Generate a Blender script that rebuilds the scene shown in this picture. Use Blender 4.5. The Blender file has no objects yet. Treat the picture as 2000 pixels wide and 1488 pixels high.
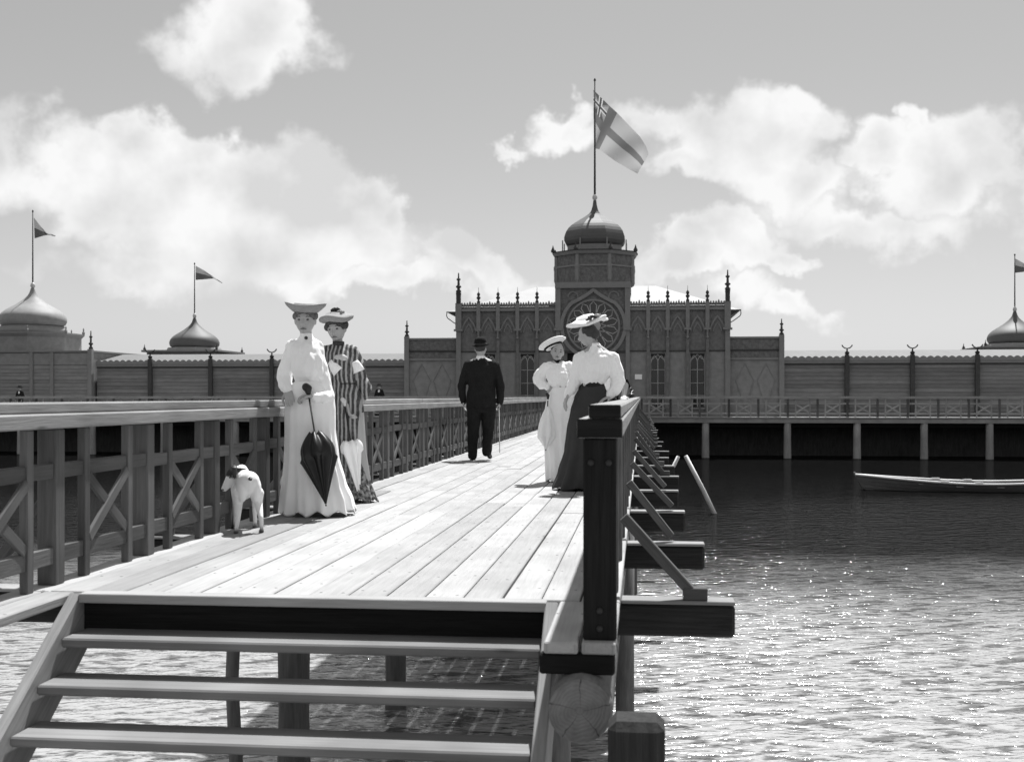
import bpy, math, random
from mathutils import Vector, Matrix, noise as mnoise

random.seed(7)
R = math.radians
scene = bpy.context.scene
COL = scene.collection

# ------------------------------------------------------------------ camera
CAM_H = 0.96                 # eye height over the pier deck (deck = 0); the photographer stands low on the shore
YAW = math.atan(254 / 2300)  # camera turned a little left of the pier's own direction (+Y)
FPX = 2300.0                 # focal length in pixels of the 2000 px wide photograph
cd = bpy.data.cameras.new('camera')
cam = bpy.data.objects.new('camera', cd)
COL.objects.link(cam)
cam.location = (0, 0, CAM_H)
cam.rotation_euler = (R(90), 0, YAW)
cd.sensor_width = 36
cd.lens = 36 * FPX / 2000
cd.shift_y = 30 / 2000
cd.clip_start = 0.1
cd.clip_end = 6000
cd.dof.use_dof = True
cd.dof.focus_distance = 13
cd.dof.aperture_fstop = 5.0
scene.camera = cam
scene.cycles.max_bounces = 6
scene.cycles.diffuse_bounces = 3
scene.cycles.glossy_bounces = 3
scene.cycles.caustics_reflective = False
scene.cycles.caustics_refractive = False
scene.render.resolution_x = 1024
scene.render.resolution_y = 761

# ------------------------------------------------------------------ light
SUN_AZ, SUN_EL = 13.0, 61.0   # degrees right of +Y, elevation
scene.view_settings.view_transform = 'Standard'
scene.view_settings.look = 'None'
scene.view_settings.exposure = 0.68
scene.view_settings.gamma = 1.0
scene.view_settings.use_curve_mapping = False
ld = bpy.data.lights.new('sun', 'SUN')
ld.energy = 5.0
ld.angle = R(1.2)
ld.color = (1, 1, 1)
sun = bpy.data.objects.new('sun', ld)
COL.objects.link(sun)
sv = Vector((math.sin(R(SUN_AZ)) * math.cos(R(SUN_EL)), math.cos(R(SUN_AZ)) * math.cos(R(SUN_EL)), math.sin(R(SUN_EL))))
sun.rotation_euler = sv.to_track_quat('Z', 'Y').to_euler()
sun.location = sv * 50


class NT:
    """small node-tree helper"""
    def __init__(s, tree):
        s.t = tree
    def n(s, typ, **kw):
        nd = s.t.nodes.new(typ)
        for k, v in kw.items():
            setattr(nd, k, v)
        return nd
    def l(s, a, b):
        s.t.links.new(a, b)
    def put(s, sock, v):
        if isinstance(v, bpy.types.NodeSocket):
            s.l(v, sock)
        else:
            sock.default_value = v
    def m(s, op, a, b=0.0, c=0.0, clamp=False):
        nd = s.n('ShaderNodeMath', operation=op, use_clamp=clamp)
        s.put(nd.inputs[0], a); s.put(nd.inputs[1], b); s.put(nd.inputs[2], c)
        return nd.outputs[0]
    def vm(s, op, a, b=(0, 0, 0)):
        nd = s.n('ShaderNodeVectorMath', operation=op)
        s.put(nd.inputs[0], a); s.put(nd.inputs[1], b)
        return nd.outputs[0]
    def comb(s, x, y, z):
        nd = s.n('ShaderNodeCombineXYZ')
        s.put(nd.inputs[0], x); s.put(nd.inputs[1], y); s.put(nd.inputs[2], z)
        return nd.outputs[0]
    def noise(s, vec, scale, detail=4, rough=0.55, dist=0.0):
        nd = s.n('ShaderNodeTexNoise')
        s.l(vec, nd.inputs['Vector'])
        nd.inputs['Scale'].default_value = scale
        nd.inputs['Detail'].default_value = detail
        nd.inputs['Roughness'].default_value = rough
        nd.inputs['Distortion'].default_value = dist
        return nd.outputs['Fac']
    def ss(s, x, lo, hi, a=0.0, b=1.0):
        nd = s.n('ShaderNodeMapRange', interpolation_type='SMOOTHSTEP')
        s.put(nd.inputs[0], x)
        nd.inputs[1].default_value = lo; nd.inputs[2].default_value = hi
        s.put(nd.inputs[3], a); s.put(nd.inputs[4], b)
        return nd.outputs[0]
    def mixf(s, f, a, b):
        nd = s.n('ShaderNodeMix', data_type='FLOAT')
        s.put(nd.inputs[0], f); s.put(nd.inputs[2], a); s.put(nd.inputs[3], b)
        return nd.outputs[0]


# ------------------------------------------------------------------ sky (grey plate: Nishita sky in black and white, cumulus clouds)
world = bpy.data.worlds.new('World')
scene.world = world
world.use_nodes = True
wt = world.node_tree
wt.nodes.clear()
w = NT(wt)
SKY_STRENGTH = 0.1
sky = w.n('ShaderNodeTexSky', sky_type='NISHITA')
sky.sun_disc = False
sky.sun_elevation = R(SUN_EL)
sky.sun_rotation = R(SUN_AZ)
sky.air_density = 1.0
sky.dust_density = 1.5
bw = w.n('ShaderNodeRGBToBW')
w.l(sky.outputs[0], bw.inputs[0])
tc = w.n('ShaderNodeTexCoord')
nv = w.vm('NORMALIZE', tc.outputs['Generated'])
sp = w.n('ShaderNodeSeparateXYZ')
w.l(nv, sp.inputs[0])
az = w.m('MULTIPLY', w.m('ARCTAN2', sp.outputs[0], sp.outputs[1]), 180 / math.pi)
el = w.m('MULTIPLY', w.m('ARCSINE', sp.outputs[2]), 180 / math.pi)
# the film (blue-sensitive plate) holds the blue sky pale: compress the range
haze = w.m('MULTIPLY_ADD', w.m('EXPONENT', w.m('MULTIPLY', w.m('MAXIMUM', el, 0.0), -0.12)), 0.45, 1.0)
skyv = w.m('MULTIPLY', w.m('MULTIPLY', w.m('POWER', bw.outputs[0], 0.55), 1.27), haze)
n_edge = w.noise(nv, 10.0, 4, 0.52)
n_low = w.noise(nv, 8.0, 2, 0.5)
n_low_up = w.noise(w.vm('ADD', nv, (-0.008, 0.0, 0.030)), 8.0, 2, 0.5)
n_fine = w.noise(nv, 30.0, 3, 0.55)
warp = w.m('MULTIPLY', w.m('SUBTRACT', n_edge, 0.5), 0.9)


def px_az(x):
    return math.degrees(math.atan((x - 1000) / FPX)) - math.degrees(YAW)
def px_el(x, y):
    return math.degrees(math.atan((774 - y) / FPX * math.cos(math.atan((x - 1000) / FPX))))


# cumulus as seen that day: (centre x, centre y, half width, half height, weight)
CLOUDS = [(480, 60, 185, 120, 1.0),
          (20, 320, 150, 120, .95), (325, 290, 120, 90, 1.05), (300, 390, 310, 130, 1.05), (560, 430, 290, 130, 1.1),
          (690, 390, 120, 70, 1.0), (800, 460, 90, 70, .9), (600, 500, 360, 85, .85), (240, 520, 200, 60, .5),
          (740, 575, 170, 48, .95), (930, 535, 90, 55, .95), (960, 560, 120, 40, .6),
          (1090, 262, 110, 42, .75), (975, 292, 60, 22, .6), (1260, 230, 90, 40, .4), (1310, 240, 50, 40, .5),
          (1450, 280, 190, 95, .95), (1550, 235, 125, 70, 1.0), (1330, 330, 80, 50, .8), (1570, 360, 170, 70, .95),
          (1740, 280, 100, 60, .85), (1860, 330, 150, 95, .95), (1960, 300, 120, 100, .9), (1840, 250, 45, 40, .7), (1700, 430, 260, 50, .6),
          (1430, 495, 130, 75, 1.15), (1330, 520, 110, 60, 1.1), (1550, 525, 70, 28, .8), (1580, 610, 110, 38, .8), (1450, 590, 130, 40, .55),
          (2150, 420, 200, 130, .9), (-200, 380, 220, 140, .9)]
wn = w.n('ShaderNodeTexNoise')      # billows: the outlines are pushed about at several sizes
w.l(nv, wn.inputs['Vector'])
wn.inputs['Scale'].default_value = 11.0
wn.inputs['Detail'].default_value = 5.0
wn.inputs['Roughness'].default_value = 0.56
push = w.vm('MULTIPLY', w.vm('SUBTRACT', wn.outputs['Color'], (0.5, 0.5, 0.5)), (11.0, 7.5, 0.0))
ae = w.vm('ADD', w.comb(az, el, 0.0), push)
dens = None
for (cx, cy, rx, ry, wt_) in CLOUDS:
    a0, e0 = px_az(cx), px_el(cx, cy)
    ra = abs(px_az(cx + rx) - px_az(cx - rx)) / 2
    re = abs(px_el(cx, cy - ry) - px_el(cx, cy + ry)) / 2
    nd = w.n('ShaderNodeVectorMath', operation='LENGTH')
    w.l(w.vm('MULTIPLY', w.vm('SUBTRACT', ae, (a0, e0, 0)), (1 / ra, 1 / re, 0)), nd.inputs[0])
    d = w.m('MULTIPLY_ADD', nd.outputs['Value'], -wt_, wt_)
    dens = d if dens is None else w.m('SMOOTH_MAX', dens, d, 0.15)
# the same kind of cumulus all round the rest of the sky
az_out = w.ss(w.m('ABSOLUTE', w.m('ADD', az, 6.0)), 28, 42)
el_out = w.ss(el, 19, 26)
outside = w.m('MAXIMUM', az_out, el_out)
scatter = w.m('MULTIPLY', w.m('SUBTRACT', w.noise(nv, 3.2, 3, 0.5), 0.52), 5.0)
dens = w.m('MAXIMUM', dens, w.mixf(outside, -1.5, scatter))
body = w.m('MULTIPLY_ADD', dens, 1.7, warp)
cover = w.ss(body, -0.10, 0.60)
relief = w.m('MULTIPLY', w.m('SUBTRACT', n_low, n_low_up), 0.75)
thick = w.ss(body, 0.25, 1.5, 0.02, -0.04)      # the thick middle of a cloud is greyer than its sunlit rim
lit = w.m('ADD', w.m('ADD', relief, thick), w.m('MULTIPLY_ADD', w.m('SUBTRACT', n_fine, 0.5), 0.22, 0.55))
lit = w.m('MINIMUM', w.m('MAXIMUM', lit, 0.44), 0.61)
cloudv = w.m('MULTIPLY', lit, 1 / SKY_STRENGTH)
total = w.mixf(w.m('MULTIPLY', cover, 0.95), skyv, cloudv)
bg = w.n('ShaderNodeBackground')
w.l(total, bg.inputs['Color'])
bg.inputs['Strength'].default_value = SKY_STRENGTH
world.cycles.sampling_method = 'MANUAL'
world.cycles.sample_map_resolution = 512
wo = w.n('ShaderNodeOutputWorld')
w.l(bg.outputs[0], wo.inputs['Surface'])


# ------------------------------------------------------------------ helpers
def W(px, py, Y):
    """a measured photo position brought to its real place at distance Y along the pier"""
    c, s = math.cos(YAW), math.sin(YAW)
    u = (px - 1000) / FPX
    t = Y / (c + s * u)
    return Vector((t * (-s + c * u), Y, CAM_H + t * (774 - py) / FPX))
def WX(px, Y):
    return W(px, 774, Y).x
def WZ(px, py, Y):
    return W(px, py, Y).z


_wm = {}
def tag(o, label=None, cat=None, group=None, kind=None):
    if label: o['label'] = label
    if cat: o['category'] = cat
    if group: o['group'] = group
    if kind: o['kind'] = kind
    return o
def thing(name, loc, label, cat, group=None, rz=0.0):
    o = bpy.data.objects.new(name, None)
    o.empty_display_size = 0.2
    COL.objects.link(o)
    o.location = loc
    o.rotation_euler = (0, 0, rz)
    _wm[o.name] = Matrix.Translation(loc) @ Matrix.Rotation(rz, 4, 'Z')
    return tag(o, label, cat, group)
def put(name, me, mat, parent=None, mtx=None, local=False):
    """one mesh object; mtx is in world space unless local (people, boats: built round their own base)"""
    o = bpy.data.objects.new(name, me)
    COL.objects.link(o)
    if mat is not None and not me.materials:
        me.materials.append(MAT[mat] if isinstance(mat, str) else mat)
    mtx = mtx or Matrix.Identity(4)
    if parent is not None:
        o.parent = parent
        pw = _wm[parent.name]
        o.matrix_basis = mtx if local else pw.inverted() @ mtx
        _wm[o.name] = pw @ o.matrix_basis
    else:
        o.matrix_basis = mtx
        _wm[o.name] = mtx
    return o
def mesh(name, verts, faces, smooth=False, uvs=None):
    me = bpy.data.meshes.new(name)
    me.from_pydata([tuple(v) for v in verts], [], faces)
    if smooth:
        me.polygons.foreach_set('use_smooth', [True] * len(me.polygons))
    if uvs:
        ul = me.uv_layers.new(name='UVMap')
        for lp in me.loops:
            ul.data[lp.index].uv = uvs[lp.vertex_index]
    me.update()
    return me


_boxes = {}
def cbox(dx, dy, dz, b=0.004):
    """chamfered box round its centre, 44 triangles, shared between alike pieces"""
    key = (round(dx, 4), round(dy, 4), round(dz, 4), b)
    if key in _boxes:
        return _boxes[key]
    h = (dx / 2, dy / 2, dz / 2)
    b = min(b, min(h) * 0.4)
    V, F = [], []
    idx = {}
    for c in range(8):
        s = [(1 if c >> a & 1 else -1) for a in range(3)]
        for a in range(3):
            idx[c, a] = len(V)
            V.append([s[k] * (h[k] - (0 if k == a else b)) for k in range(3)])
    for a in range(3):
        o1, o2 = (a + 1) % 3, (a + 2) % 3
        for sgn in (0, 1):
            F.append([idx[(sgn << a) | (i << o1) | (j << o2), a] for i, j in ((0, 0), (1, 0), (1, 1), (0, 1))])
        for i in (0, 1):
            for j in (0, 1):
                c0 = (i << o1) | (j << o2)
                c1 = c0 | (1 << a)
                F.append([idx[c0, o1], idx[c1, o1], idx[c1, o2], idx[c0, o2]])
    for c in range(8):
        F.append([idx[c, 0], idx[c, 1], idx[c, 2]])
    for f in F:
        p = [Vector(V[i]) for i in f]
        nrm = (p[1] - p[0]).cross(p[2] - p[0])
        if nrm.dot(sum(p, Vector()) / len(p)) < 0:
            f.reverse()
    me = mesh('box', V, F)
    _boxes[key] = me
    return me
def box(name, x0, x1, y0, y1, z0, z1, mat, parent=None, b=0.004):
    me = cbox(x1 - x0, y1 - y0, z1 - z0, b)
    me = _matcopy(me, mat)
    return put(name, me, mat, parent, Matrix.Translation(((x0 + x1) / 2, (y0 + y1) / 2, (z0 + z1) / 2)))
_mc = {}
def _matcopy(me, mat):
    key = (me.name, mat)
    if key not in _mc:
        c = me.copy()
        c.materials.clear()
        c.materials.append(MAT[mat])
        _mc[key] = c
    return _mc[key]
def bar(name, p0, p1, wd, ht, mat, parent=None, up=(0, 0, 1), b=0.004, local=False):
    """timber from p0 to p1; the grain runs along local X. wd is across, ht along 'up'"""
    p0, p1 = Vector(p0), Vector(p1)
    d = p1 - p0
    L = d.length
    x = d / L
    upv = Vector(up)
    y = upv.cross(x)
    if y.length < 1e-5:
        y = Vector((0, 1, 0)).cross(x)
    y.normalize()
    z = x.cross(y)
    m = Matrix((x, y, z)).transposed().to_4x4()
    m.translation = (p0 + p1) / 2
    return put(name, _matcopy(cbox(L, wd, ht, b), mat), mat, parent, m, local)
def post(name, x, y, z0, z1, wx, wy, mat, parent=None, b=0.005):
    return bar(name, (x, y, z0), (x, y, z1), wy, wx, mat, parent, up=(1, 0, 0), b=b)
def lathe(profile, n=24, smooth=True, cap=True, phase=0.0):
    V, F = [], []
    for (r, z) in profile:
        for k in range(n):
            a = 2 * math.pi * (k + phase) / n
            V.append((r * math.cos(a), r * math.sin(a), z))
    for i in range(len(profile) - 1):
        for k in range(n):
            k2 = (k + 1) % n
            F.append((i * n + k, i * n + k2, (i + 1) * n + k2, (i + 1) * n + k))
    if cap:
        F.append(tuple(reversed(range(n))))
        F.append(tuple(range((len(profile) - 1) * n, len(profile) * n)))
    return mesh('turned', V, F, smooth)
def at(x, y, z, s=1.0, rz=0.0):
    return Matrix.Translation((x, y, z)) @ Matrix.Rotation(rz, 4, 'Z') @ Matrix.Scale(s, 4)
def tube(path, radii, n=10, smooth=True, squash=1.0):
    V, F = [], []
    pts = [Vector(p) for p in path]
    prev = None
    for i, p in enumerate(pts):
        d = (pts[min(i + 1, len(pts) - 1)] - pts[max(i - 1, 0)]).normalized()
        ref = prev if prev is not None else (Vector((0, 0, 1)) if abs(d.z) < 0.9 else Vector((1, 0, 0)))
        u = (ref - d * ref.dot(d)).normalized()
        v = d.cross(u)
        prev = u
        r = radii[i] if isinstance(radii, (list, tuple)) else radii
        for k in range(n):
            a = 2 * math.pi * k / n
            V.append(p + u * (r * math.cos(a)) + v * (r * squash * math.sin(a)))
    for i in range(len(pts) - 1):
        for k in range(n):
            k2 = (k + 1) % n
            F.append((i * n + k, i * n + k2, (i + 1) * n + k2, (i + 1) * n + k))
    F.append(tuple(reversed(range(n))))
    F.append(tuple(range((len(pts) - 1) * n, len(pts) * n)))
    return mesh('tube', V, F, smooth)
def strip(path, width, depth, closed=False):
    """flat moulding in the XZ plane along a 2D path (x,z): 'width' across the path, 'depth' toward -Y (viewer) from y=0"""
    V, F = [], []
    n = len(path)
    for i in range(n):
        a = Vector(path[(i - 1) % n] if closed or i > 0 else path[i])
        c = Vector(path[(i + 1) % n] if closed or i < n - 1 else path[i])
        d = (c - a).normalized()
        nn = Vector((-d.y, d.x)) * (width / 2)
        p = Vector(path[i])
        for (q, yy) in ((p + nn, 0), (p + nn, -depth), (p - nn, -depth), (p - nn, 0)):
            V.append((q.x, yy, q.y))
    m = n if closed else n - 1
    for i in range(m):
        j = (i + 1) % n
        for k in range(4):
            k2 = (k + 1) % 4
            F.append((i * 4 + k, j * 4 + k, j * 4 + k2, i * 4 + k2))
    if not closed:
        F.append((0, 1, 2, 3))
        F.append((4 * n - 1, 4 * n - 2, 4 * n - 3, 4 * n - 4))
    return mesh('moulding', V, F)


# ------------------------------------------------------------------ materials (a monochrome place: greys only)
MAT = {}
def new_mat(name):
    m = bpy.data.materials.new(name)
    m.use_nodes = True
    m.node_tree.nodes.clear()
    t = NT(m.node_tree)
    out = t.n('ShaderNodeOutputMaterial')
    b = t.n('ShaderNodeBsdfPrincipled')
    t.l(b.outputs[0], out.inputs[0])
    b.inputs['Roughness'].default_value = 0.8
    b.inputs['Specular IOR Level'].default_value = 0.2
    MAT[name] = m
    return m, t, b
def grey(t, v):
    nd = t.n('ShaderNodeCombineColor')
    for i in range(3):
        t.put(nd.inputs[i], v)
    return nd.outputs[0]
def bump(t, b, h, strength, dist=0.01):
    nd = t.n('ShaderNodeBump')
    nd.inputs['Strength'].default_value = strength
    nd.inputs['Distance'].default_value = dist
    t.l(h, nd.inputs['Height'])
    t.l(nd.outputs[0], b.inputs['Normal'])
def wood(name, v, var=0.3, grain=0.35, rough=0.85, scale=(0.9, 16, 16), dirt=0.25, bumpv=0.35, spec=0.15, knots=0.0, nails=0.0):
    m, t, b = new_mat(name)
    tcn = t.n('ShaderNodeTexCoord')
    oi = t.n('ShaderNodeObjectInfo')
    off = t.m('MULTIPLY', oi.outputs['Random'], 83.0)
    vec = t.vm('ADD', tcn.outputs['Object'], t.comb(off, off, off))
    g = t.noise(t.vm('MULTIPLY', vec, scale), 2.2, 4, 0.65, 0.6)
    fine = t.noise(t.vm('MULTIPLY', vec, (scale[0] * 3, scale[1] * 5, scale[2] * 5)), 2.0, 2, 0.6)
    blot = t.noise(vec, 1.7, 2, 0.6)
    k = t.m('MULTIPLY_ADD', t.m('SUBTRACT', g, 0.5), 2 * grain, 1.0)
    k = t.m('MULTIPLY', k, t.m('MULTIPLY_ADD', t.m('SUBTRACT', fine, 0.5), grain, 1.0))
    k = t.m('MULTIPLY', k, t.m('MULTIPLY_ADD', t.m('SUBTRACT', blot, 0.5), 2 * dirt, 1.0))
    k = t.m('MULTIPLY', k, t.m('MULTIPLY_ADD', t.m('SUBTRACT', oi.outputs['Random'], 0.5), var, 1.0))
    if knots:
        vo = t.n('ShaderNodeTexVoronoi')
        t.l(t.vm('MULTIPLY', vec, (1.4, 4.5, 4.5)), vo.inputs['Vector'])
        vo.inputs['Scale'].default_value = 1.0
        k = t.m('MULTIPLY', k, t.ss(vo.outputs['Distance'], .03, .12, 1.0 - knots, 1.0))
    if nails:
        sx = t.n('ShaderNodeSeparateXYZ'); t.l(tcn.outputs['Object'], sx.inputs[0])
        fx = t.m('SUBTRACT', t.m('FRACT', t.m('MULTIPLY', t.m('ADD', sx.outputs[0], 20.0), 1 / .62)), .5)
        fy = t.m('SUBTRACT', t.m('ABSOLUTE', sx.outputs[1]), .055)
        dd = t.m('SQRT', t.m('ADD', t.m('POWER', t.m('MULTIPLY', fx, .62), 2.0), t.m('POWER', fy, 2.0)))
        k = t.m('MULTIPLY', k, t.ss(dd, .005, .011, 1.0 - nails, 1.0))
    t.l(grey(t, t.m('MULTIPLY', k, v, clamp=True)), b.inputs['Base Color'])
    b.inputs['Roughness'].default_value = rough
    b.inputs['Specular IOR Level'].default_value = spec
    bump(t, b, t.m('ADD', g, t.m('MULTIPLY', fine, 0.5)), bumpv, 0.006)
    return m
def plain(name, v, mottle=0.15, scale=6.0, rough=0.8, bumpv=0.1, spec=0.2, var=0.0, detail=5, bdist=0.01):
    m, t, b = new_mat(name)
    tcn = t.n('ShaderNodeTexCoord')
    oi = t.n('ShaderNodeObjectInfo')
    off = t.m('MULTIPLY', oi.outputs['Random'], 41.0)
    vec = t.vm('ADD', tcn.outputs['Object'], t.comb(off, off, off))
    nz = t.noise(vec, scale, detail, 0.6)
    k = t.m('MULTIPLY_ADD', t.m('SUBTRACT', nz, 0.5), 2 * mottle, 1.0)
    k = t.m('MULTIPLY', k, t.m('MULTIPLY_ADD', t.m('SUBTRACT', oi.outputs['Random'], 0.5), var, 1.0))
    t.l(grey(t, t.m('MULTIPLY', k, v, clamp=True)), b.inputs['Base Color'])
    b.inputs['Roughness'].default_value = rough
    b.inputs['Specular IOR Level'].default_value = spec
    if bumpv:
        bump(t, b, nz, bumpv, bdist)
    return m


wood('nosing_wood', 0.32, var=0.2, grain=0.3, dirt=0.3)
wood('deck_wood', 0.325, var=0.24, grain=0.24, dirt=0.34, knots=0.3, nails=0.8)
wood('deck_wood_dark', 0.22, var=0.15, grain=0.25, dirt=0.25)
wood('cap_wood', 0.27, var=0.25, grain=0.4, dirt=0.4, knots=0.6)
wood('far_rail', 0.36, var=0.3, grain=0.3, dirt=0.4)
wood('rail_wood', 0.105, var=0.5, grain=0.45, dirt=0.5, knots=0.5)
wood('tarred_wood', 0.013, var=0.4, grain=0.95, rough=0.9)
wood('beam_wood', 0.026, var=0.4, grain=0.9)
wood('step_wood', 0.19, var=0.15, grain=0.35, dirt=0.5, scale=(0.5, 10, 10), knots=0.5)
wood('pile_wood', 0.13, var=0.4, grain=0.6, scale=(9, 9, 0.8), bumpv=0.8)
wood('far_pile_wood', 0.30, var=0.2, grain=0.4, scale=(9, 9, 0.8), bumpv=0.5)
wood('log_wood', 0.14, var=0.2, grain=0.8, scale=(6, 1.0, 6), bumpv=0.6)
wood('white_pole', 0.72, var=0.1, grain=0.15)
plain('facade', 0.18, mottle=0.6, scale=6, bumpv=0.5, bdist=0.03, detail=8)
plain('facade_relief', 0.165, mottle=0.8, scale=6.5, bumpv=0.9, bdist=0.06, detail=7)
plain('facade_pale', 0.26, mottle=0.38, scale=3.2, bumpv=0.2, detail=6)
plain('facade_trim', 0.24, mottle=0.2, scale=5, bumpv=0.15)
plain('facade_dark', 0.065, mottle=0.25, scale=5, bumpv=0.15)
wood('siding', 0.20, var=0.35, grain=0.35, scale=(0.5, 10, 10))
plain('dome_sheet', 0.10, mottle=0.22, scale=2.0, rough=0.6, spec=0.3, bumpv=0.05)
plain('wing_roof', 0.15, mottle=0.2, scale=1.5, rough=0.7, spec=0.2, bumpv=0.05)
plain('roof_sheet', 0.27, mottle=0.15, scale=1.5, rough=0.6, spec=0.3, bumpv=0.05)
plain('iron', 0.03, mottle=0.2, rough=0.6, bumpv=0)
plain('gilt', 0.55, mottle=0.15, rough=0.4, spec=0.5, bumpv=0)
plain('window_bar', 0.42, mottle=0.15, bumpv=0)
plain('glass_dark', 0.008, mottle=0.1, rough=0.08, spec=0.5, bumpv=0)
wood('plinth', 0.05, var=0.4, grain=0.8, scale=(5, 5, .6))
plain('sign_white', 0.9, mottle=0.02, bumpv=0)


def sea_mat():
    m, t, b = new_mat('sea')
    t.t.nodes.remove(b)
    out = [n for n in t.t.nodes if n.type == 'OUTPUT_MATERIAL'][0]
    geo = t.n('ShaderNodeNewGeometry')
    pos = geo.outputs['Position']
    s = t.n('ShaderNodeSeparateXYZ')
    t.l(pos, s.inputs[0])
    # wavelets: two crossing trains of short ripples plus a slower swell
    v1 = t.vm('MULTIPLY', pos, (1.0, 2.3, 1.0))
    rot = t.n('ShaderNodeVectorRotate', rotation_type='Z_AXIS')
    t.l(pos, rot.inputs['Vector']); rot.inputs['Angle'].default_value = R(-24)
    v2 = t.vm('MULTIPLY', rot.outputs[0], (1.0, 3.2, 1.0))
    n1 = t.noise(v1, 3.6, 3, 0.5, 0.5)
    n2 = t.noise(v2, 1.5, 2, 0.5, 0.4)
    n3 = t.noise(v2, 6.0, 2, 0.5, 0.2)
    h = t.m('ADD', t.m('MULTIPLY', n1, 0.085), t.m('ADD', t.m('MULTIPLY', n2, 0.14), t.m('MULTIPLY', n3, 0.02)))
    bp = t.n('ShaderNodeBump')
    bp.inputs['Strength'].default_value = 1.0
    # the water lies calmer in the lee of the bath house
    t.l(t.ss(s.outputs[1], 20, 36, 0.52, 0.085), bp.inputs['Distance'])
    t.l(h, bp.inputs['Height'])
    # pale sand close under the surface near the shore, deep dark water farther out
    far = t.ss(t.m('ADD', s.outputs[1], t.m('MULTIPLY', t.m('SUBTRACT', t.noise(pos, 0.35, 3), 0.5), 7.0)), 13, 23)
    streak = t.ss(t.m('ADD', t.m('MULTIPLY', n1, .55), t.m('MULTIPLY', n2, .45)), .41, .50)  # light and dark of the ripples painted into the body colour by wave height
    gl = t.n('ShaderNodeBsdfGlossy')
    t.l(grey(t, t.mixf(far, .95, .27)), gl.inputs['Color'])  # far reflections dimmed by darkening the gloss colour
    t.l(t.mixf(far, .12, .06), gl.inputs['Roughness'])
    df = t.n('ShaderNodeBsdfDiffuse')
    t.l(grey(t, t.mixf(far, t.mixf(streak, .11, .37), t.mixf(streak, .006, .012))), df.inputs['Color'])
    for nd in (gl, df):
        t.l(bp.outputs[0], nd.inputs['Normal'])
    fr = t.n('ShaderNodeFresnel')
    fr.inputs['IOR'].default_value = 1.5
    t.l(bp.outputs[0], fr.inputs['Normal'])
    mx = t.n('ShaderNodeMixShader')
    t.l(t.m('MULTIPLY_ADD', fr.outputs[0], 0.9, 0.05, clamp=True), mx.inputs[0])
    t.l(df.outputs[0], mx.inputs[1])
    t.l(gl.outputs[0], mx.inputs[2])
    t.l(mx.outputs[0], out.inputs[0])
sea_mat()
def end_grain():
    m, t, b = new_mat('end_grain')
    tcn = t.n('ShaderNodeTexCoord')
    co = tcn.outputs['Object']
    s = t.n('ShaderNodeSeparateXYZ'); t.l(co, s.inputs[0])
    wob = t.m('MULTIPLY', t.m('SUBTRACT', t.noise(co, 9, 4), .5), .07)
    rr = t.m('ADD', t.m('SQRT', t.m('ADD', t.m('POWER', s.outputs[0], 2.0), t.m('POWER', s.outputs[1], 2.0))), wob)
    ring = t.m('SINE', t.m('MULTIPLY', rr, 420.0))
    ang = t.m('ARCTAN2', s.outputs[0], s.outputs[1])
    check = t.ss(t.m('ABSOLUTE', t.m('SINE', t.m('ADD', t.m('MULTIPLY', ang, 2.5), t.m('MULTIPLY', wob, 30.0)))), .0, .10, .25, 1.0)
    v = t.m('MULTIPLY', t.m('MULTIPLY_ADD', ring, .012, .17), check)
    v = t.m('MULTIPLY', v, t.m('MULTIPLY_ADD', t.noise(co, 14, 4), 1.2, .4))
    t.l(grey(t, v), b.inputs['Base Color'])
    bump(t, b, ring, .3, .004)
end_grain()
# ================================================================== the setting
WATER_Z = -1.9
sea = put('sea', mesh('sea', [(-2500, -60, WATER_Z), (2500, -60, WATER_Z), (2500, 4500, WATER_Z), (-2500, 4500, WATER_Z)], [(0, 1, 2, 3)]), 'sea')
tag(sea, 'rippled grey sea, pale in the shallows and dark under the bath house', None, None, 'structure')

# ================================================================== the pier
LX, RX = -3.0, -0.165          # centre lines of the two railings
D0, D1 = 5.49, 55.4            # planked length
BAY = 1.12
pier = thing('pier', (-1.6, 5.5, WATER_Z), 'long wooden pier of pale lengthwise planks on piles, leading to the bath house', 'pier')
xs = [-3.085]
nplank = 16
for k in range(nplank):
    xs.append(-3.085 + (2.985) * (k + 1) / nplank)
rng = random.Random(3)
for k in range(nplank):
    x0, x1 = xs[k] + 0.0042, xs[k + 1] - 0.0042
    y = D0 + 0.02
    first = True
    while y < D1 - 0.05:
        L = rng.uniform(2.5, 6.5) if first else rng.uniform(5.6, 6.8)
        y1 = min(y + L, D1)
        if D1 - y1 < 1.5:
            y1 = D1
        zj = rng.uniform(-0.004, 0.004)
        dark = (k == 2 and first)
        bar('plank', ((x0 + x1) / 2, y, -0.02 + zj), ((x0 + x1) / 2, y1 - 0.006, -0.02 + zj + rng.uniform(-.002, .002)), x1 - x0, 0.045,
            'deck_wood_dark' if dark else 'deck_wood', pier, b=0.005)
        y = y1
        first = False
# side ledges of the deck beside the steps
for (a, b_) in ((-3.085, -2.93), (-2.92, -2.76), (-0.385, -0.245), (-0.237, -0.10)):
    bar('plank', ((a + b_) / 2, 4.0 if a < -1 else 4.58, -0.02), ((a + b_) / 2, D0 + 0.012, -0.02), b_ - a - 0.006, 0.045, 'deck_wood', pier, b=0.006)
# nosing and fascia at the head of the steps
bar('nosing', (-2.70, D0 - 0.03, -0.012), (-0.44, D0 - 0.03, -0.012), 0.10, 0.045, 'nosing_wood', pier)
bar('fascia', (-2.70, D0 + 0.0, -0.14), (-0.44, D0 + 0.0, -0.14), 0.05, 0.20, 'tarred_wood', pier)
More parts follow.
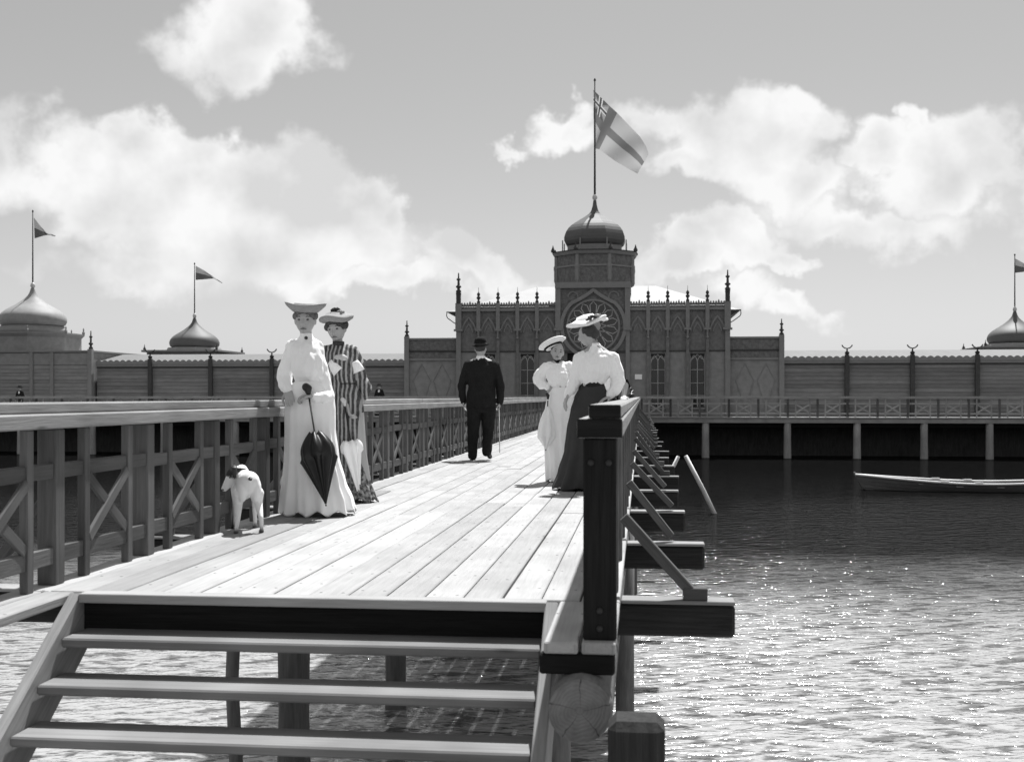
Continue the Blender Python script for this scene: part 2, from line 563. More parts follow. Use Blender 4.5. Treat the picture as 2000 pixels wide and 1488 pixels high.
# cross beams that reach out past both railings, with raking braces for the rail posts
beam_y = [5.81 + 2 * BAY * k for k in range(22)]
rb_ = random.Random(12)
for i, y in enumerate(beam_y):
    jl, jr = rb_.uniform(-.10, .10), rb_.uniform(-.09, .04)
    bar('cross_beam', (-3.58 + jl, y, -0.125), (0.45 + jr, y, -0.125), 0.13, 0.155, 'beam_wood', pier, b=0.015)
    for sgn, x_post, x_out, x_end in ((1, RX + 0.075, RX + 0.40, .45 + jr), (-1, LX - 0.075, LX - 0.40, -3.58 + jl)):
        x_out += sgn * rb_.uniform(-.05, .03)
        yb = y + rb_.uniform(-.03, .03)
        bar('sunlit_top', (x_post - .01 * sgn, y, -0.0365), (x_end, y, -0.0365), 0.14, 0.018, 'cap_wood', pier, b=0.004)  # pale strip added on the dark beam to paint its sunlit top
        bar('brace', (x_post, yb, 0.42 + rb_.uniform(-.05, .05)), (x_out, yb, 0.01), 0.065, 0.05, 'rail_wood', pier)
        if rb_.random() < .75:
            bar('brace_foot', (x_out - 0.04 * sgn, yb, 0.003), (x_out + rb_.uniform(.06, .12) * sgn, yb, 0.003), 0.075, 0.06, 'rail_wood', pier)
bar('cross_beam', (-3.5, 4.75, -0.135), (-2.77, 4.75, -0.135), 0.13, 0.18, 'tarred_wood', pier, b=0.012)
bar('cross_beam', (-0.40, 4.62, -0.085), (-0.105, 4.62, -0.085), 0.06, 0.08, 'tarred_wood', pier, b=0.008)
# round stringers (logs) under the planks
for xx in (-0.235,):
    y0 = 4.50 if xx > -1 else 5.6
    prof = []
    me = tube([(xx, y0, -0.24), (xx, y0 + 0.02, -0.24), (xx, 30, -0.24), (xx, 55, -0.24)], [0.118, 0.125, 0.125, 0.125], 22)
    lg = put('log_stringer', me, 'log_wood', pier)
    put('log_end', lathe([(.119, 0), (.122, .006), (.116, .014)], 28, True), 'end_grain', lg, Matrix.Translation((xx, y0 - .112 + .112, -0.24)) @ Matrix.Rotation(R(90), 4, 'X'))
# piles
rng = random.Random(5)
pile_rows = [7.5 + 3.1 * k for k in range(16)]
for i, y in enumerate(pile_rows):
    for xx in (-2.32, -0.62):
        r = rng.uniform(0.095, 0.115)
        jx, jy = rng.uniform(-.08, .08), rng.uniform(-.1, .1)
        prof = [(r * rng.uniform(0.93, 1.07), z) for z in (-3.0, -2.2, -1.6, -1.1, -0.7, -0.22)]
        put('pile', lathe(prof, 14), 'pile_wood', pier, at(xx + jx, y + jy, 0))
put('pile', tube([(-2.92, 8.2, -3), (-2.90, 8.2, -1.7), (-2.94, 8.22, -1.1), (-2.90, 8.22, -0.2)], [.055, .05, .048, .05], 12), 'pile_wood', pier)
for y in (5.81 + 4 * BAY, 5.81 + 10 * BAY, 5.81 + 16 * BAY):
    put('pile', lathe([(0.085, -3.0), (0.08, -1.2), (0.085, -0.23)], 12), 'pile_wood', pier, at(-0.15, y + 0.13, 0))
for zz, xx in ((.70, -.20), (.70, -.13), (.12, -.165), (.05, -.165)):
    put('bolt', lathe([(.013, 0), (.013, .006), (.008, .012)], 10), 'iron', pier, Matrix.Translation((xx, 4.63, zz)) @ Matrix.Rotation(R(90), 4, 'X'))
# squared mooring post in front of the corner
mp = thing('mooring_post', (-0.02, 4.33, WATER_Z), 'short squared dark timber post at the near right corner of the pier', 'post')
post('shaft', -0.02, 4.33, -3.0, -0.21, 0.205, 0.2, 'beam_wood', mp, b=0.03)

# ------------------------------------------------------------------ steps
st = thing('steps', (-1.55, 4.9, WATER_Z), 'open wooden steps with three pale treads going down from the pier deck', 'steps')
for xx, wdt in ((-2.725, 0.055), (-0.415, 0.06)):
    bar('stringer', (xx, D0 + 0.02, -0.10), (xx, 4.2, -1.02), wdt, 0.28, 'cap_wood', st, b=0.006)
for i in range(4):
    zt = -0.165 * (i + 1)
    yf = 5.22 - 0.225 * i
    bar('tread', (-2.69, yf + 0.13, zt - 0.0225), (-0.45, yf + 0.13, zt - 0.0225), 0.26, 0.045, 'step_wood', st, b=0.008)

# ------------------------------------------------------------------ railings of the pier
def railing(x, y0, n, label, group):
    rl = thing('railing', (x, y0, 0), label, 'railing', group)
    inner = 1 if x < -1 else -1
    ys = [y0 + BAY * k for k in range(n + 1)]
    rj = random.Random(int(abs(x) * 77))
    for k, y in enumerate(ys):
        nm = 'tarred_wood' if (x > -1 and k == 0) else 'rail_wood'
        post('post', x, y, 0.003, 0.795, 0.13 if (x > -1 and k == 0) else 0.10, 0.12 if (x > -1 and k == 0) else 0.10, nm, rl, b=0.006)
        if k == n:
            break
        jt = rj.uniform(-.008, .008)
        for t in (0.27, 0.80):
            post('stile', x + inner * 0.029, y + t + 0.02 + jt, 0.003, 0.795, 0.044, 0.06, 'rail_wood', rl, b=0.004)
        ya, yb = y + 0.05, y + BAY - 0.05
        xr = x + inner * 0.018
        zj = rj.uniform(-.006, .006)
        bar('rail', (xr, ya, 0.575 + zj), (xr, yb, 0.575 + zj + rj.uniform(-.004, .004)), 0.045, 0.075, 'rail_wood', rl)
        bar('rail', (xr, ya, 0.16 - zj), (xr, yb, 0.16 - zj), 0.045, 0.085, 'rail_wood', rl)
        s0, s1 = y + 0.29 + 0.03 + jt, y + 0.82 - 0.03 + jt
        bar('cross_brace', (x + inner * 0.043, s0, 0.205), (x + inner * 0.043, s1, 0.535), 0.02, 0.06, 'rail_wood', rl)
        bar('cross_brace', (x + inner * 0.036, s0, 0.535), (x + inner * 0.036, s1, 0.205), 0.02, 0.06, 'rail_wood', rl)
    yy = y0 - 0.07
    k = 0
    rg = random.Random(int(abs(x) * 100))
    yend = ys[-1]
    while yy < yend - 0.1:
        y1 = min(yy + 5.6, yend)
        j = rg.uniform(-.004, .004)
        bar('lower_cap', (x, yy, 0.835 + j), (x, y1 - 0.005, 0.835 + j), 0.18, 0.075, 'cap_wood', rl, b=0.008)
        bar('upper_cap', (x - inner * 0.02, yy + 0.01, 0.9015 + j), (x - inner * 0.02, y1 - 0.005, 0.9015 + j), 0.128, 0.055, 'cap_wood', rl, b=0.008)
        yy = y1
    if x > -1:
        bar('dark_cap_end', (x - .088, y0 - .078, .835), (x + .088, y0 - .078, .835), .012, .073, 'tarred_wood', rl, b=.002)  # thin dark sheets added over the end faces of the caps
        bar('dark_cap_end', (x - .042, y0 - .067, .9015), (x + .082, y0 - .067, .9015), .010, .05, 'tarred_wood', rl, b=.002)
    return rl
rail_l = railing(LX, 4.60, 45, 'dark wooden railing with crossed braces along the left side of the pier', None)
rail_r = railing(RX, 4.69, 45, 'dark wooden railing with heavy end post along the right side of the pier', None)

# ================================================================== far walkway in front of the bath house
WY = 55.5       # its front edge
walk = thing('walkway', (0, 57, WATER_Z), 'wooden walkway on pale round piles running along the bath house front', 'walkway')
bar('deck', (-38, 56.7, -0.03), (34, 56.7, -0.03), 2.5, 0.06, 'deck_wood', walk)
bar('edge_board', (-38, WY - 0.03, -0.17), (34, WY - 0.03, -0.17), 0.05, 0.2, 'cap_wood', walk)
bar('edge_plank', (-38, WY - 0.03, -0.025), (34, WY - 0.03, -0.025), 0.14, 0.05, 'deck_wood', walk)
bar('beam', (-38, WY + 0.35, -0.36), (34, WY + 0.35, -0.36), 0.2, 0.24, 'tarred_wood', walk)
for px in (1378, 1538, 1674, 1805, 1933, 2060, 880, 740, 600, 460, 320, 180, 40):
    xx = WX(px, WY + 0.1)
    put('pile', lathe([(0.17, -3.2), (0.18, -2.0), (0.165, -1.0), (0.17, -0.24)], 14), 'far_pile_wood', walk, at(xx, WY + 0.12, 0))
def far_railing(xa, xb, n, label, group):
    rl = thing('railing', ((xa + xb) / 2, WY + 0.05, 0), label, 'railing', group)
    bw_ = (xb - xa) / n
    y = WY + 0.06
    for k in range(n + 1):
        x = xa + bw_ * k
        post('post', x, y, 0.003, 0.84, 0.10, 0.09, 'rail_wood', rl)
        if k == n:
            break
        for f in (0.26, 0.74):
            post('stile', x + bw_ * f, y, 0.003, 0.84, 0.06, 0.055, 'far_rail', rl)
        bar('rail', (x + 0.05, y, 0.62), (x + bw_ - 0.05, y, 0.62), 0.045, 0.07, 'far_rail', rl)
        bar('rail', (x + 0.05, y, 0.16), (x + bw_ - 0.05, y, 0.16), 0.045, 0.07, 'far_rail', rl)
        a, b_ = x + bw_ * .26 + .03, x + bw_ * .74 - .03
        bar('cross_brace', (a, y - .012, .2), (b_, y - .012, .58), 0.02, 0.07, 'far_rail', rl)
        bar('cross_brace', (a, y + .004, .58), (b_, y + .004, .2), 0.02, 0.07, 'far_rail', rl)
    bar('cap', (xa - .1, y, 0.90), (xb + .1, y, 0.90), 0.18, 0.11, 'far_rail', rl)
    return rl
far_railing(-0.02, 24.2, 18, 'crossed wooden railing of the far walkway right of the pier', None)
far_railing(-32.6, -3.1, 22, 'crossed wooden railing of the far walkway left of the pier', None)
# ================================================================== the bath house
F = 58.0
CX = WX(1159, F)              # axis of the entrance building
def onion(r, n=8, hs=1.0):
    """faceted onion dome profile for bulge radius r (base at z=0)"""
    if n == 8:
        pts = [(.86, 0), (.95, .07), (.995, .16), (1, .26), (.97, .36), (.93, .46), (.86, .56), (.77, .65), (.645, .735), (.52, .81), (.395, .89), (.275, .965),
               (.185, 1.03), (.13, 1.10), (.10, 1.18), (.075, 1.27), (.06, 1.36), (.052, 1.44)]
    else:
        pts = [(.87, 0), (.96, .07), (1, .16), (1, .25), (.96, .36), (.90, .44), (.80, .53), (.68, .61), (.55, .69), (.43, .77), (.33, .85), (.23, .94), (.15, 1.03), (.10, 1.12), (.07, 1.22), (.055, 1.28)]
    pts = [(a * r, b * r * .97 * hs) for a, b in pts]
    return lathe(pts, n, False, True, 0.5), pts[-1][1]
def finial(name, x, y, z, h, r, parent, mat='facade_dark'):
    prof = [(r, 0), (r, .10 * h), (r * .55, .13 * h), (r * .55, .22 * h), (r * 1.05, .26 * h), (r * 1.05, .32 * h), (r * .5, .37 * h), (r * .42, .60 * h),
            (r * .8, .64 * h), (r * .8, .69 * h), (r * .3, .74 * h), (r * .22, .94 * h), (r * .3, .97 * h), (r * .08, h)]
    return put(name, lathe(prof, 8, False), mat, parent, at(x, y, z))
def knob(name, x, y, z, parent, s=1.0, mat='facade_dark'):
    prof = [(.085, 0), (.085, .10), (.05, .13), (.05, .20), (.10, .25), (.10, .31), (.045, .36), (.075, .42), (.08, .48), (.05, .53), (.012, .57), (.008, .80)]
    return put(name, lathe([(a * s, b * s) for a, b in prof], 8, False), mat, parent, at(x, y, z))

eb = thing('bath_house', (CX, 63, 0), 'dark wooden bath house entrance with rose window, pinnacles and onion-domed tower', 'building')
ZS, ZB, ZC, ZP = 3.18, 4.24, 5.25, 5.46
edges_l = [WX(p, F) for p in (896, 935, 973, 1011, 1049)] + [WX(1090, F)]
edges_r = [WX(1226, F)] + [WX(p, F) for p in (1266, 1304, 1343, 1381.5, 1421)]
T = 0.30
def window(xc, w_, z0, z1):
    fr = box('window', xc - w_ / 2 - .05, xc + w_ / 2 + .05, F + .14, F + .17, z0 - .05, z1 + .05, 'facade_dark', eb)
    rows = [z0, 1.00, 1.61, 2.26, z1]
    for i in range(3):
        for sx in (0, 1):
            a = xc - w_ / 2 + .02 + sx * w_ / 2
            box('pane', a + .008, a + w_ / 2 - .05 + .008, F + .118, F + .132, rows[i] + .02, rows[i + 1] - .02, 'glass_dark', fr, b=.001)
    # two pointed lights and the little quatrefoil light over them
    hw = w_ / 4 - .012
    for sx in (-1, 1):
        c = xc + sx * w_ / 4
        V, pts = [], []
        zz = rows[3] + .02
        sh = z1 - .38
        pts = [(c - hw, zz), (c + hw, zz), (c + hw, sh)]
        for k in range(1, 6):
            a = k / 6
            pts.append((c + hw * (1 - a ** 1.6), sh + .30 * a ** .8))
        pts.append((c, sh + .30))
        for k in range(5, 0, -1):
            a = k / 6
            pts.append((c - hw * (1 - a ** 1.6), sh + .30 * a ** .8))
        pts.append((c - hw, sh))
        n = len(pts)
        V = [(p[0], F + .118, p[1]) for p in pts] + [(p[0], F + .132, p[1]) for p in pts]
        Fc = [tuple(range(n)), tuple(reversed(range(n, 2 * n)))] + [(k, k + n, (k + 1) % n + n, (k + 1) % n) for k in range(n)]
        put('pane', mesh('pane', V, Fc), 'glass_dark', fr)
        arc = [(c - hw - .01, sh - .02)] + [(c - (hw + .01) * (1 - (k / 6) ** 1.6), sh + .32 * (k / 6) ** .8) for k in range(1, 7)] + \
              [(c + (hw + .01) * (1 - (k / 6) ** 1.6), sh + .32 * (k / 6) ** .8) for k in range(5, 0, -1)] + [(c + hw + .01, sh - .02)]
        put('tracery', strip(arc, .035, .03), 'window_bar', fr, Matrix.Translation((0, F + .112, 0)))
    q = [(xc, z1 - .21), (xc + .085, z1 - .10), (xc, z1 + .0), (xc - .085, z1 - .10)]
    V = [(p[0], F + .116, p[1]) for p in q] + [(p[0], F + .134, p[1]) for p in q]
    put('pane', mesh('pane', V, [(0, 1, 2, 3), (7, 6, 5, 4)] + [(k, k + 4, (k + 1) % 4 + 4, (k + 1) % 4) for k in range(4)]), 'glass_dark', fr)
    for (a, b_) in (((xc - w_ / 2, z1 - .30), (xc + .02, z1)), ((xc + w_ / 2, z1 - .30), (xc - .02, z1))):
        bar('tracery', (a[0], F + .10, a[1]), (b_[0], F + .10, b_[1]), .03, .03, 'window_bar', fr, up=(0, 1, 0))
    box('mullion', xc - .018, xc + .018, F + .082, F + .117, z0, z1 - .34, 'window_bar', fr)
    for z in rows[1:4]:
        for sx in (-1, 1):
            a, b_ = (xc - w_ / 2, xc - .019) if sx < 0 else (xc + .019, xc + w_ / 2)
            box('transom', a, b_, F + .085, F + .117, z - .016, z + .016, 'window_bar', fr)
    for sx in (-1, 1):
        box('jamb', xc + sx * (w_ / 2 + .02) - .02, xc + sx * (w_ / 2 + .02) + .02, F + .08, F + .139, z0, z1 - .1, 'window_bar', fr)
def bay(x0, x1, windowed):
    a, b_ = x0, x1
    if windowed:
        c = (a + b_) / 2
        w2 = .34
        z0, z1 = 0.42, 3.04
        box('wall_panel', a, c - w2, F, F + T, 0, ZS - .03, 'facade_pale', eb)
        box('wall_panel', c + w2, b_, F, F + T, 0, ZS - .03, 'facade_pale', eb)
        box('wall_panel', c - w2 + .001, c + w2 - .001, F + .002, F + T, 0, z0, 'facade', eb)
        box('wall_panel', c - w2 + .001, c + w2 - .001, F + .002, F + T, z1, ZS - .03, 'facade', eb)
        window(c, .64, z0 + .02, z1 - .02)
        box('window_sill', c - w2 - .05, c + w2 + .05, F - .07, F - .002, z0 - .09, z0 - .01, 'facade_trim', eb)
    else:
        box('wall_panel', a, b_, F, F + T, 0, ZS - .03, 'facade_pale', eb)
    box('wall_panel', a, b_, F + .03, F + T, ZS - .03, ZP - .06, 'facade', eb)
    # blind pointed arch in the upper storey
    c = (a + b_) / 2
    hw = (b_ - a) / 2 - .13
    zs = ZB - .12
    arc = [(c - hw, zs)] + [(c - hw * (1 - (k / 8) ** 1.5), zs + .75 * (k / 8) ** .85) for k in range(1, 9)] + \
          [(c + hw * (1 - (k / 8) ** 1.5), zs + .75 * (k / 8) ** .85) for k in range(7, 0, -1)] + [(c + hw, zs)]
    put('blind_arch', strip(arc, .085, .06), 'facade_trim', eb, Matrix.Translation((0, F + .032, 0)))
    inner_arc = [(c - hw * .55, zs)] + [(c - hw * .55 * (1 - (k / 6) ** 1.5), zs + .42 * (k / 6) ** .85) for k in range(1, 7)] + \
          [(c + hw * .55 * (1 - (k / 6) ** 1.5), zs + .42 * (k / 6) ** .85) for k in range(5, 0, -1)] + [(c + hw * .55, zs)]
    put('blind_arch', strip(inner_arc, .05, .04), 'facade_trim', eb, Matrix.Translation((0, F + .032, 0)))
    # lace cresting along the parapet
    n = 6
    V, prof = [], []
    L = b_ - a - .2
    for k in range(n * 6 + 1):
        u = k / (n * 6)
        s = abs(math.sin(u * n * math.pi))
        prof.append((a + .1 + L * u, ZP + .04 + .15 * s * (1.25 if int(u * n) == n // 2 else .8)))
    V = [(p[0], F - .02, ZP) for p in prof] + [(p[0], F - .02, p[1]) for p in prof] + [(p[0], F + .03, ZP) for p in prof] + [(p[0], F + .03, p[1]) for p in prof]
    m = len(prof)
    Fc = []
    for k in range(m - 1):
        Fc += [(k, k + 1, m + k + 1, m + k), (2 * m + k + 1, 2 * m + k, 3 * m + k, 3 * m + k + 1), (m + k, m + k + 1, 3 * m + k + 1, 3 * m + k), (k + 1, k, 2 * m + k, 2 * m + k + 1)]
    Fc += [(0, m, 3 * m, 2 * m), (m - 1, 3 * m - 1, 4 * m - 1, 2 * m - 1)]
    put('cresting', mesh('cresting', V, Fc), 'facade_trim', eb)
for i in range(5):
    bay(edges_l[i], edges_l[i + 1], i in (1, 3))
    bay(edges_r[i], edges_r[i + 1], i in (1, 3))
xl, xr = edges_l[0], edges_r[-1]
tl, tr = edges_l[-1], edges_r[0]
for (a, b_) in ((xl, tl), (tr, xr)):
    box('string_course', a, b_, F - .05, F + .028, ZS - .035, ZS + .03, 'facade_dark', eb)
    box('cornice', a - .02, b_ + .02, F - .13, F + .029, ZC - .08, ZC + .04, 'facade_trim', eb)
    box('parapet', a, b_, F - .03, F + T, ZC + .18, ZP, 'facade_dark', eb)
for k, x in enumerate(edges_l[:-1] + edges_r[1:]):
    corner = (k == 0 or k == 9)
    wd = .15 if corner else .095
    box('pilaster', x - wd, x + wd, F - .16, F + .03, ZB + .05, ZP + .12, 'facade_trim', eb)
    box('pilaster_bracket', x - wd - .07, x + wd + .07, F - .21, F + .031, ZB - .05, ZB + .05, 'facade_trim', eb)
    box('pilaster', x - wd * .8, x + wd * .8, F - .11, F + .032, 0, ZB - .05, 'facade_trim' if corner else 'facade', eb)
    if corner:
        put('pinnacle', lathe([(.15, 0), (.15, .45), (.17, .47), (.17, .53), (.11, .56)], 4, False, True, 0.5), 'facade_dark', eb, at(x, F - .06, ZP + .1))
        finial('finial', x, F - .06, ZP + .66, .98, .13, eb)
    else:
        knob('finial', x, F - .06, ZP + .1, eb, 1.0)
        # small pendant under the bracket
        put('pendant', lathe([(.015, -.42), (.07, -.38), (.07, -.34), (.035, -.30), (.045, -.1), (.06, 0)], 8, False), 'facade_trim', eb, at(x, F - .16, ZB - .05))
# side and back walls, roof
for x0, x1 in ((xl - .02, xl + .25), (xr - .25, xr + .02)):
    box('side_wall', x0, x1, F + T, F + 10, 0, ZP - .1, 'facade', eb)
box('back_wall', xl - .02, xr + .02, F + 10, F + 10.3, 0, ZP - .1, 'facade', eb)
ov = .66
ze = 5.08
V = [(xl - ov, F + .35, ze + .1), (xr + ov, F + .35, ze + .1), (xr + ov, F + 10.6, ze + .1), (xl - ov, F + 10.6, ze + .1), (xl + 3.4, F + 5.3, 6.85), (xr - 3.4, F + 5.3, 6.85)]
put('roof', mesh('roof', V, [(0, 1, 5, 4), (1, 2, 5), (2, 3, 4, 5), (3, 0, 4), (3, 2, 1, 0)]), 'roof_sheet', eb)
for sx, x in ((-1, xl - .02), (1, xr + .02)):
    V = [(x, F + .30, ze + .12), (x + sx * (ov + .02), F + .30, ze + .12), (x, F + .30, ze - .25), (x, F + 10.5, ze + .12), (x + sx * (ov + .02), F + 10.5, ze + .12), (x, F + 10.5, ze - .25)]
    fc = [(0, 1, 2), (5, 4, 3), (0, 3, 4, 1), (1, 4, 5, 2), (2, 5, 3, 0)]
    put('soffit', mesh('soffit', V, fc), 'facade_dark', eb)
    put('eave_bracket', tube([(x + sx * .63, F + .33, ze + .1), (x + sx * .65, F + .33, ze - .08), (x + sx * .60, F + .33, ze - .2), (x + sx * .3, F + .33, ze - .42), (x, F + .33, ze - .6)], .022, 8), 'iron', eb)
# ---- entrance bay with the rose window
box('tower_wall', tl, tr, F - .06, F + 3.6, 3.16, 6.36, 'facade_relief', eb)
box('tower_wall', tl, tl + .45, F - .06, F + .4, 0, 3.158, 'facade', eb)
box('tower_wall', tr - .45, tr, F - .06, F + .4, 0, 3.158, 'facade', eb)
for x in (tl, tr):
    box('tower_pilaster', x - .13, x + .13, F - .2, F + .05, ZB + .05, 6.34, 'facade_trim', eb)
    box('pilaster_bracket', x - .2, x + .2, F - .25, F + .05, ZB - .05, ZB + .05, 'facade_trim', eb)
    box('tower_pilaster', x - .1, x + .1, F - .15, F + .05, 0, ZB - .05, 'facade_trim', eb)
box('string_course', tl + .13, tr - .13, F - .12, F + .1, 3.08, 3.2, 'facade_dark', eb)
box('tower_band', tl - .14, tr + .14, F - .24, F + 3.6, 6.27, 6.56, 'facade_trim', eb)
# door recess: columns, two door leaves
box('doorway', tl + .452, tr - .452, F + .30, F + .38, 0, 3.155, 'plinth', eb)
for x in (tl + .6, tl + .85, tr - .6, tr - .85):
    put('column', lathe([(.11, 0), (.11, .2), (.07, .24), (.065, 1.2), (.085, 1.25), (.065, 1.3), (.06, 2.3), (.1, 2.38), (.12, 2.5)], 12), 'facade_dark', eb, at(x, F + .05, 0))
box('door_lintel', tl + .46, tr - .46, F - .05, F + .2, 2.5, 2.75, 'facade_dark', eb)
for sx in (-1, 1):
    c = CX + sx * .42
    d = box('door', c - .40, c + .40, F + .22, F + .28, .01, 2.45, 'facade', eb)
    for z0, z1 in ((.2, 1.0), (1.15, 2.3)):
        box('door_panel', c - .3, c + .3, F + .195, F + .218, z0, z1, 'facade_dark', d)
    put('handle', lathe([(.03, 0), (.045, .03), (.02, .06)], 8), 'gilt', d, at(c - sx * .33, F + .17, 1.05))
# rose
rz, rr = WZ(1158, 637, F), 1.27
ring = [(CX + rr * math.cos(2 * math.pi * k / 48), rz + rr * math.sin(2 * math.pi * k / 48)) for k in range(48)]
rose = put('rose_window', strip(ring, .09, .14, True), 'facade_trim', eb, Matrix.Translation((0, F - .062, 0)))
put('pane', lathe([(rr - .04, 0), (rr - .04, .02)], 40, False), 'glass_dark', rose, Matrix.Translation((CX, F - .065, rz)) @ Matrix.Rotation(R(90), 4, 'X'))
for k in range(14):
    a = 2 * math.pi * k / 14 + math.pi / 2
    ca, sa = math.cos(a), math.sin(a)
    sh = [(.40, 0), (.62, -.135), (1.02, -.165), (1.21, 0), (1.02, .165), (.62, .135)]
    pth = [(CX + ca * u - sa * v, rz + sa * u + ca * v) for u, v in sh]
    put('petal', strip(pth, .042, .05, True), 'window_bar', rose, Matrix.Translation((0, F - .09, 0)))
put('hub', lathe([(.36, 0), (.36, .06), (.2, .1)], 20, False), 'window_bar', rose, Matrix.Translation((CX, F - .09, rz)) @ Matrix.Rotation(R(90), 4, 'X'))
# ogee arch round the rose
og = []
ro = 1.55
zpk = WZ(1160, 566, F)
for k in range(0, 33):
    a = R(-62) + (R(48) - R(-62)) * k / 32
    og.append((ro * math.cos(a), ro * math.sin(a)))
ex, ez = og[-1]
for k in range(1, 9):
    u = k / 8
    og.append((ex * (1 - u) ** 1.15, ez + (zpk - rz - ez) * (u ** 1.25 * .55 + u * .45)))
path = [(CX + x, rz + z) for x, z in og] + [(CX - x, rz + z) for x, z in reversed(og[:-1])]
put('ogee_arch', strip(path, .17, .13), 'facade_trim', eb, Matrix.Translation((0, F - .062, 0)))
for sx in (-1, 1):
    cvs = [(CX + sx * (1.0 + .25 * math.cos(t)), 5.85 + .25 * math.sin(t)) for t in [R(d) for d in range(0, 271, 30)]]
    put('scroll', strip(cvs, .06, .06), 'facade_trim', eb, Matrix.Translation((0, F - .062, 0)))
# ---- octagonal lantern and dome
oc_y = F + 1.72
ro8 = 1.90 / math.cos(R(22.5))
def octa(name, r, z0, z1, mat, parent, r1=None):
    return put(name, lathe([(r, z0), (r1 or r, z1)], 8, False, True, .5), mat, parent, at(CX, oc_y, 0, 1, 0))
z_t0, z_t1 = 6.52, 7.98
octa('lantern', ro8, z_t0, z_t1, 'facade_relief', eb)
octa('lantern_band', ro8 + .06, 7.36, 7.44, 'facade_trim', eb)
octa('cornice', ro8 + .12, 7.96, 8.10, 'facade_trim', eb, ro8 + .22)
octa('cornice', ro8 + .20, 8.102, 8.17, 'facade_dark', eb)
for k in range(8):
    a = R(22.5 + 45 * k)
    x, y = CX + ro8 * math.cos(a), oc_y + ro8 * math.sin(a)
    put('lantern_post', lathe([(.05, 6.56), (.11, 6.7), (.11, 7.2), (.13, 7.3), (.13, 7.42), (.09, 7.5), (.09, 7.95)], 6, False), 'facade_trim', eb, at(x, y, 0))
    x, y = CX + (ro8 + .17) * math.cos(a), oc_y + (ro8 + .17) * math.sin(a)
    put('acroterion', lathe([(.09, 8.15), (.11, 8.24), (.05, 8.36), (.012, 8.5)], 6, False), 'facade_dark', eb, at(x, y, 0))
octa('dome_drum', 1.46, 8.1, 8.52, 'facade_trim', eb)
dm, dh = onion(1.64, 8, 1.03)
dome = put('dome', dm, 'dome_sheet', eb, at(CX, oc_y, 8.50))
for k in range(8):
    a = R(22.5 + 45 * k)
    put('rib_strut', lathe([(.03, 8.17), (.03, 8.75), (.01, 8.8)], 6, False), 'facade_trim', eb, at(CX + 1.72 * math.cos(a), oc_y + 1.72 * math.sin(a), 0))
dome_top = 8.50 + dh
put('ball', lathe([(.02, 0), (.06, .04), (.12, .12), (.13, .2), (.10, .29), (.05, .34), (.04, .45)], 16), 'gilt', dome, at(CX, oc_y, dome_top - .02))

# ---- lower flanking blocks
def block(px0, px1, py_top, py_fin, label, left):
    x0, x1 = WX(px0, F), WX(px1, F)
    if left: x1 = xl - .13
    else: x0 = xr + .13
    zt = (WZ(px0, py_top, F) + WZ(px1, py_top, F)) / 2
    b = thing('side_block', ((x0 + x1) / 2, F + 3, 0), label, 'building')
    box('wall', x0, x1, F + .15, F + 6, 0, zt - .05, 'facade_pale', b)
    box('frieze', x0, x1, F + .10, F + .148, zt - .62, zt - .13, 'facade_relief', b)
    box('frieze', x0, x1, F + .10, F + .148, zt - 1.02, zt - .70, 'facade_relief', b)
    box('cornice', x0 - .03, x1, F + .05, F + 6, zt - .1, zt, 'facade_trim', b)
    box('moulding', x0, x1, F + .06, F + .149, zt - .70, zt - .63, 'facade_dark', b)
    box('moulding', x0, x1, F + .06, F + .149, zt - 1.13, zt - 1.02, 'facade_trim', b)
    xp = x0 if left else x1
    box('corner_post', xp - .12, xp + .12, F - .02, F + .22, 0, zt + .08, 'facade_trim', b)
    for (u0, u1) in ((.12, .47), (.53, .88)):
        a_, c_ = x0 + (x1 - x0) * u0, x0 + (x1 - x0) * u1
        z0, z1 = .3, zt - 1.3
        put('panel_moulding', strip([((a_ + c_) / 2, z1), (c_, (z0 + z1) / 2 + .3), ((a_ + c_) / 2, z0), (a_, (z0 + z1) / 2 + .3)], .05, .03, True), 'facade_trim', b, Matrix.Translation((0, F + .149, 0)))
    finial('finial', xp, F + .1, zt + .08, WZ(px0 if left else px1, py_fin, F) - zt - .08, .11, b)
    return x0, x1, zt
bl = block(794, 893, 660, 626, 'low panelled side block with a pinnacle left of the entrance building', True)
br = block(1425, 1527, 657, 622, 'low panelled side block with a pinnacle right of the entrance building', False)

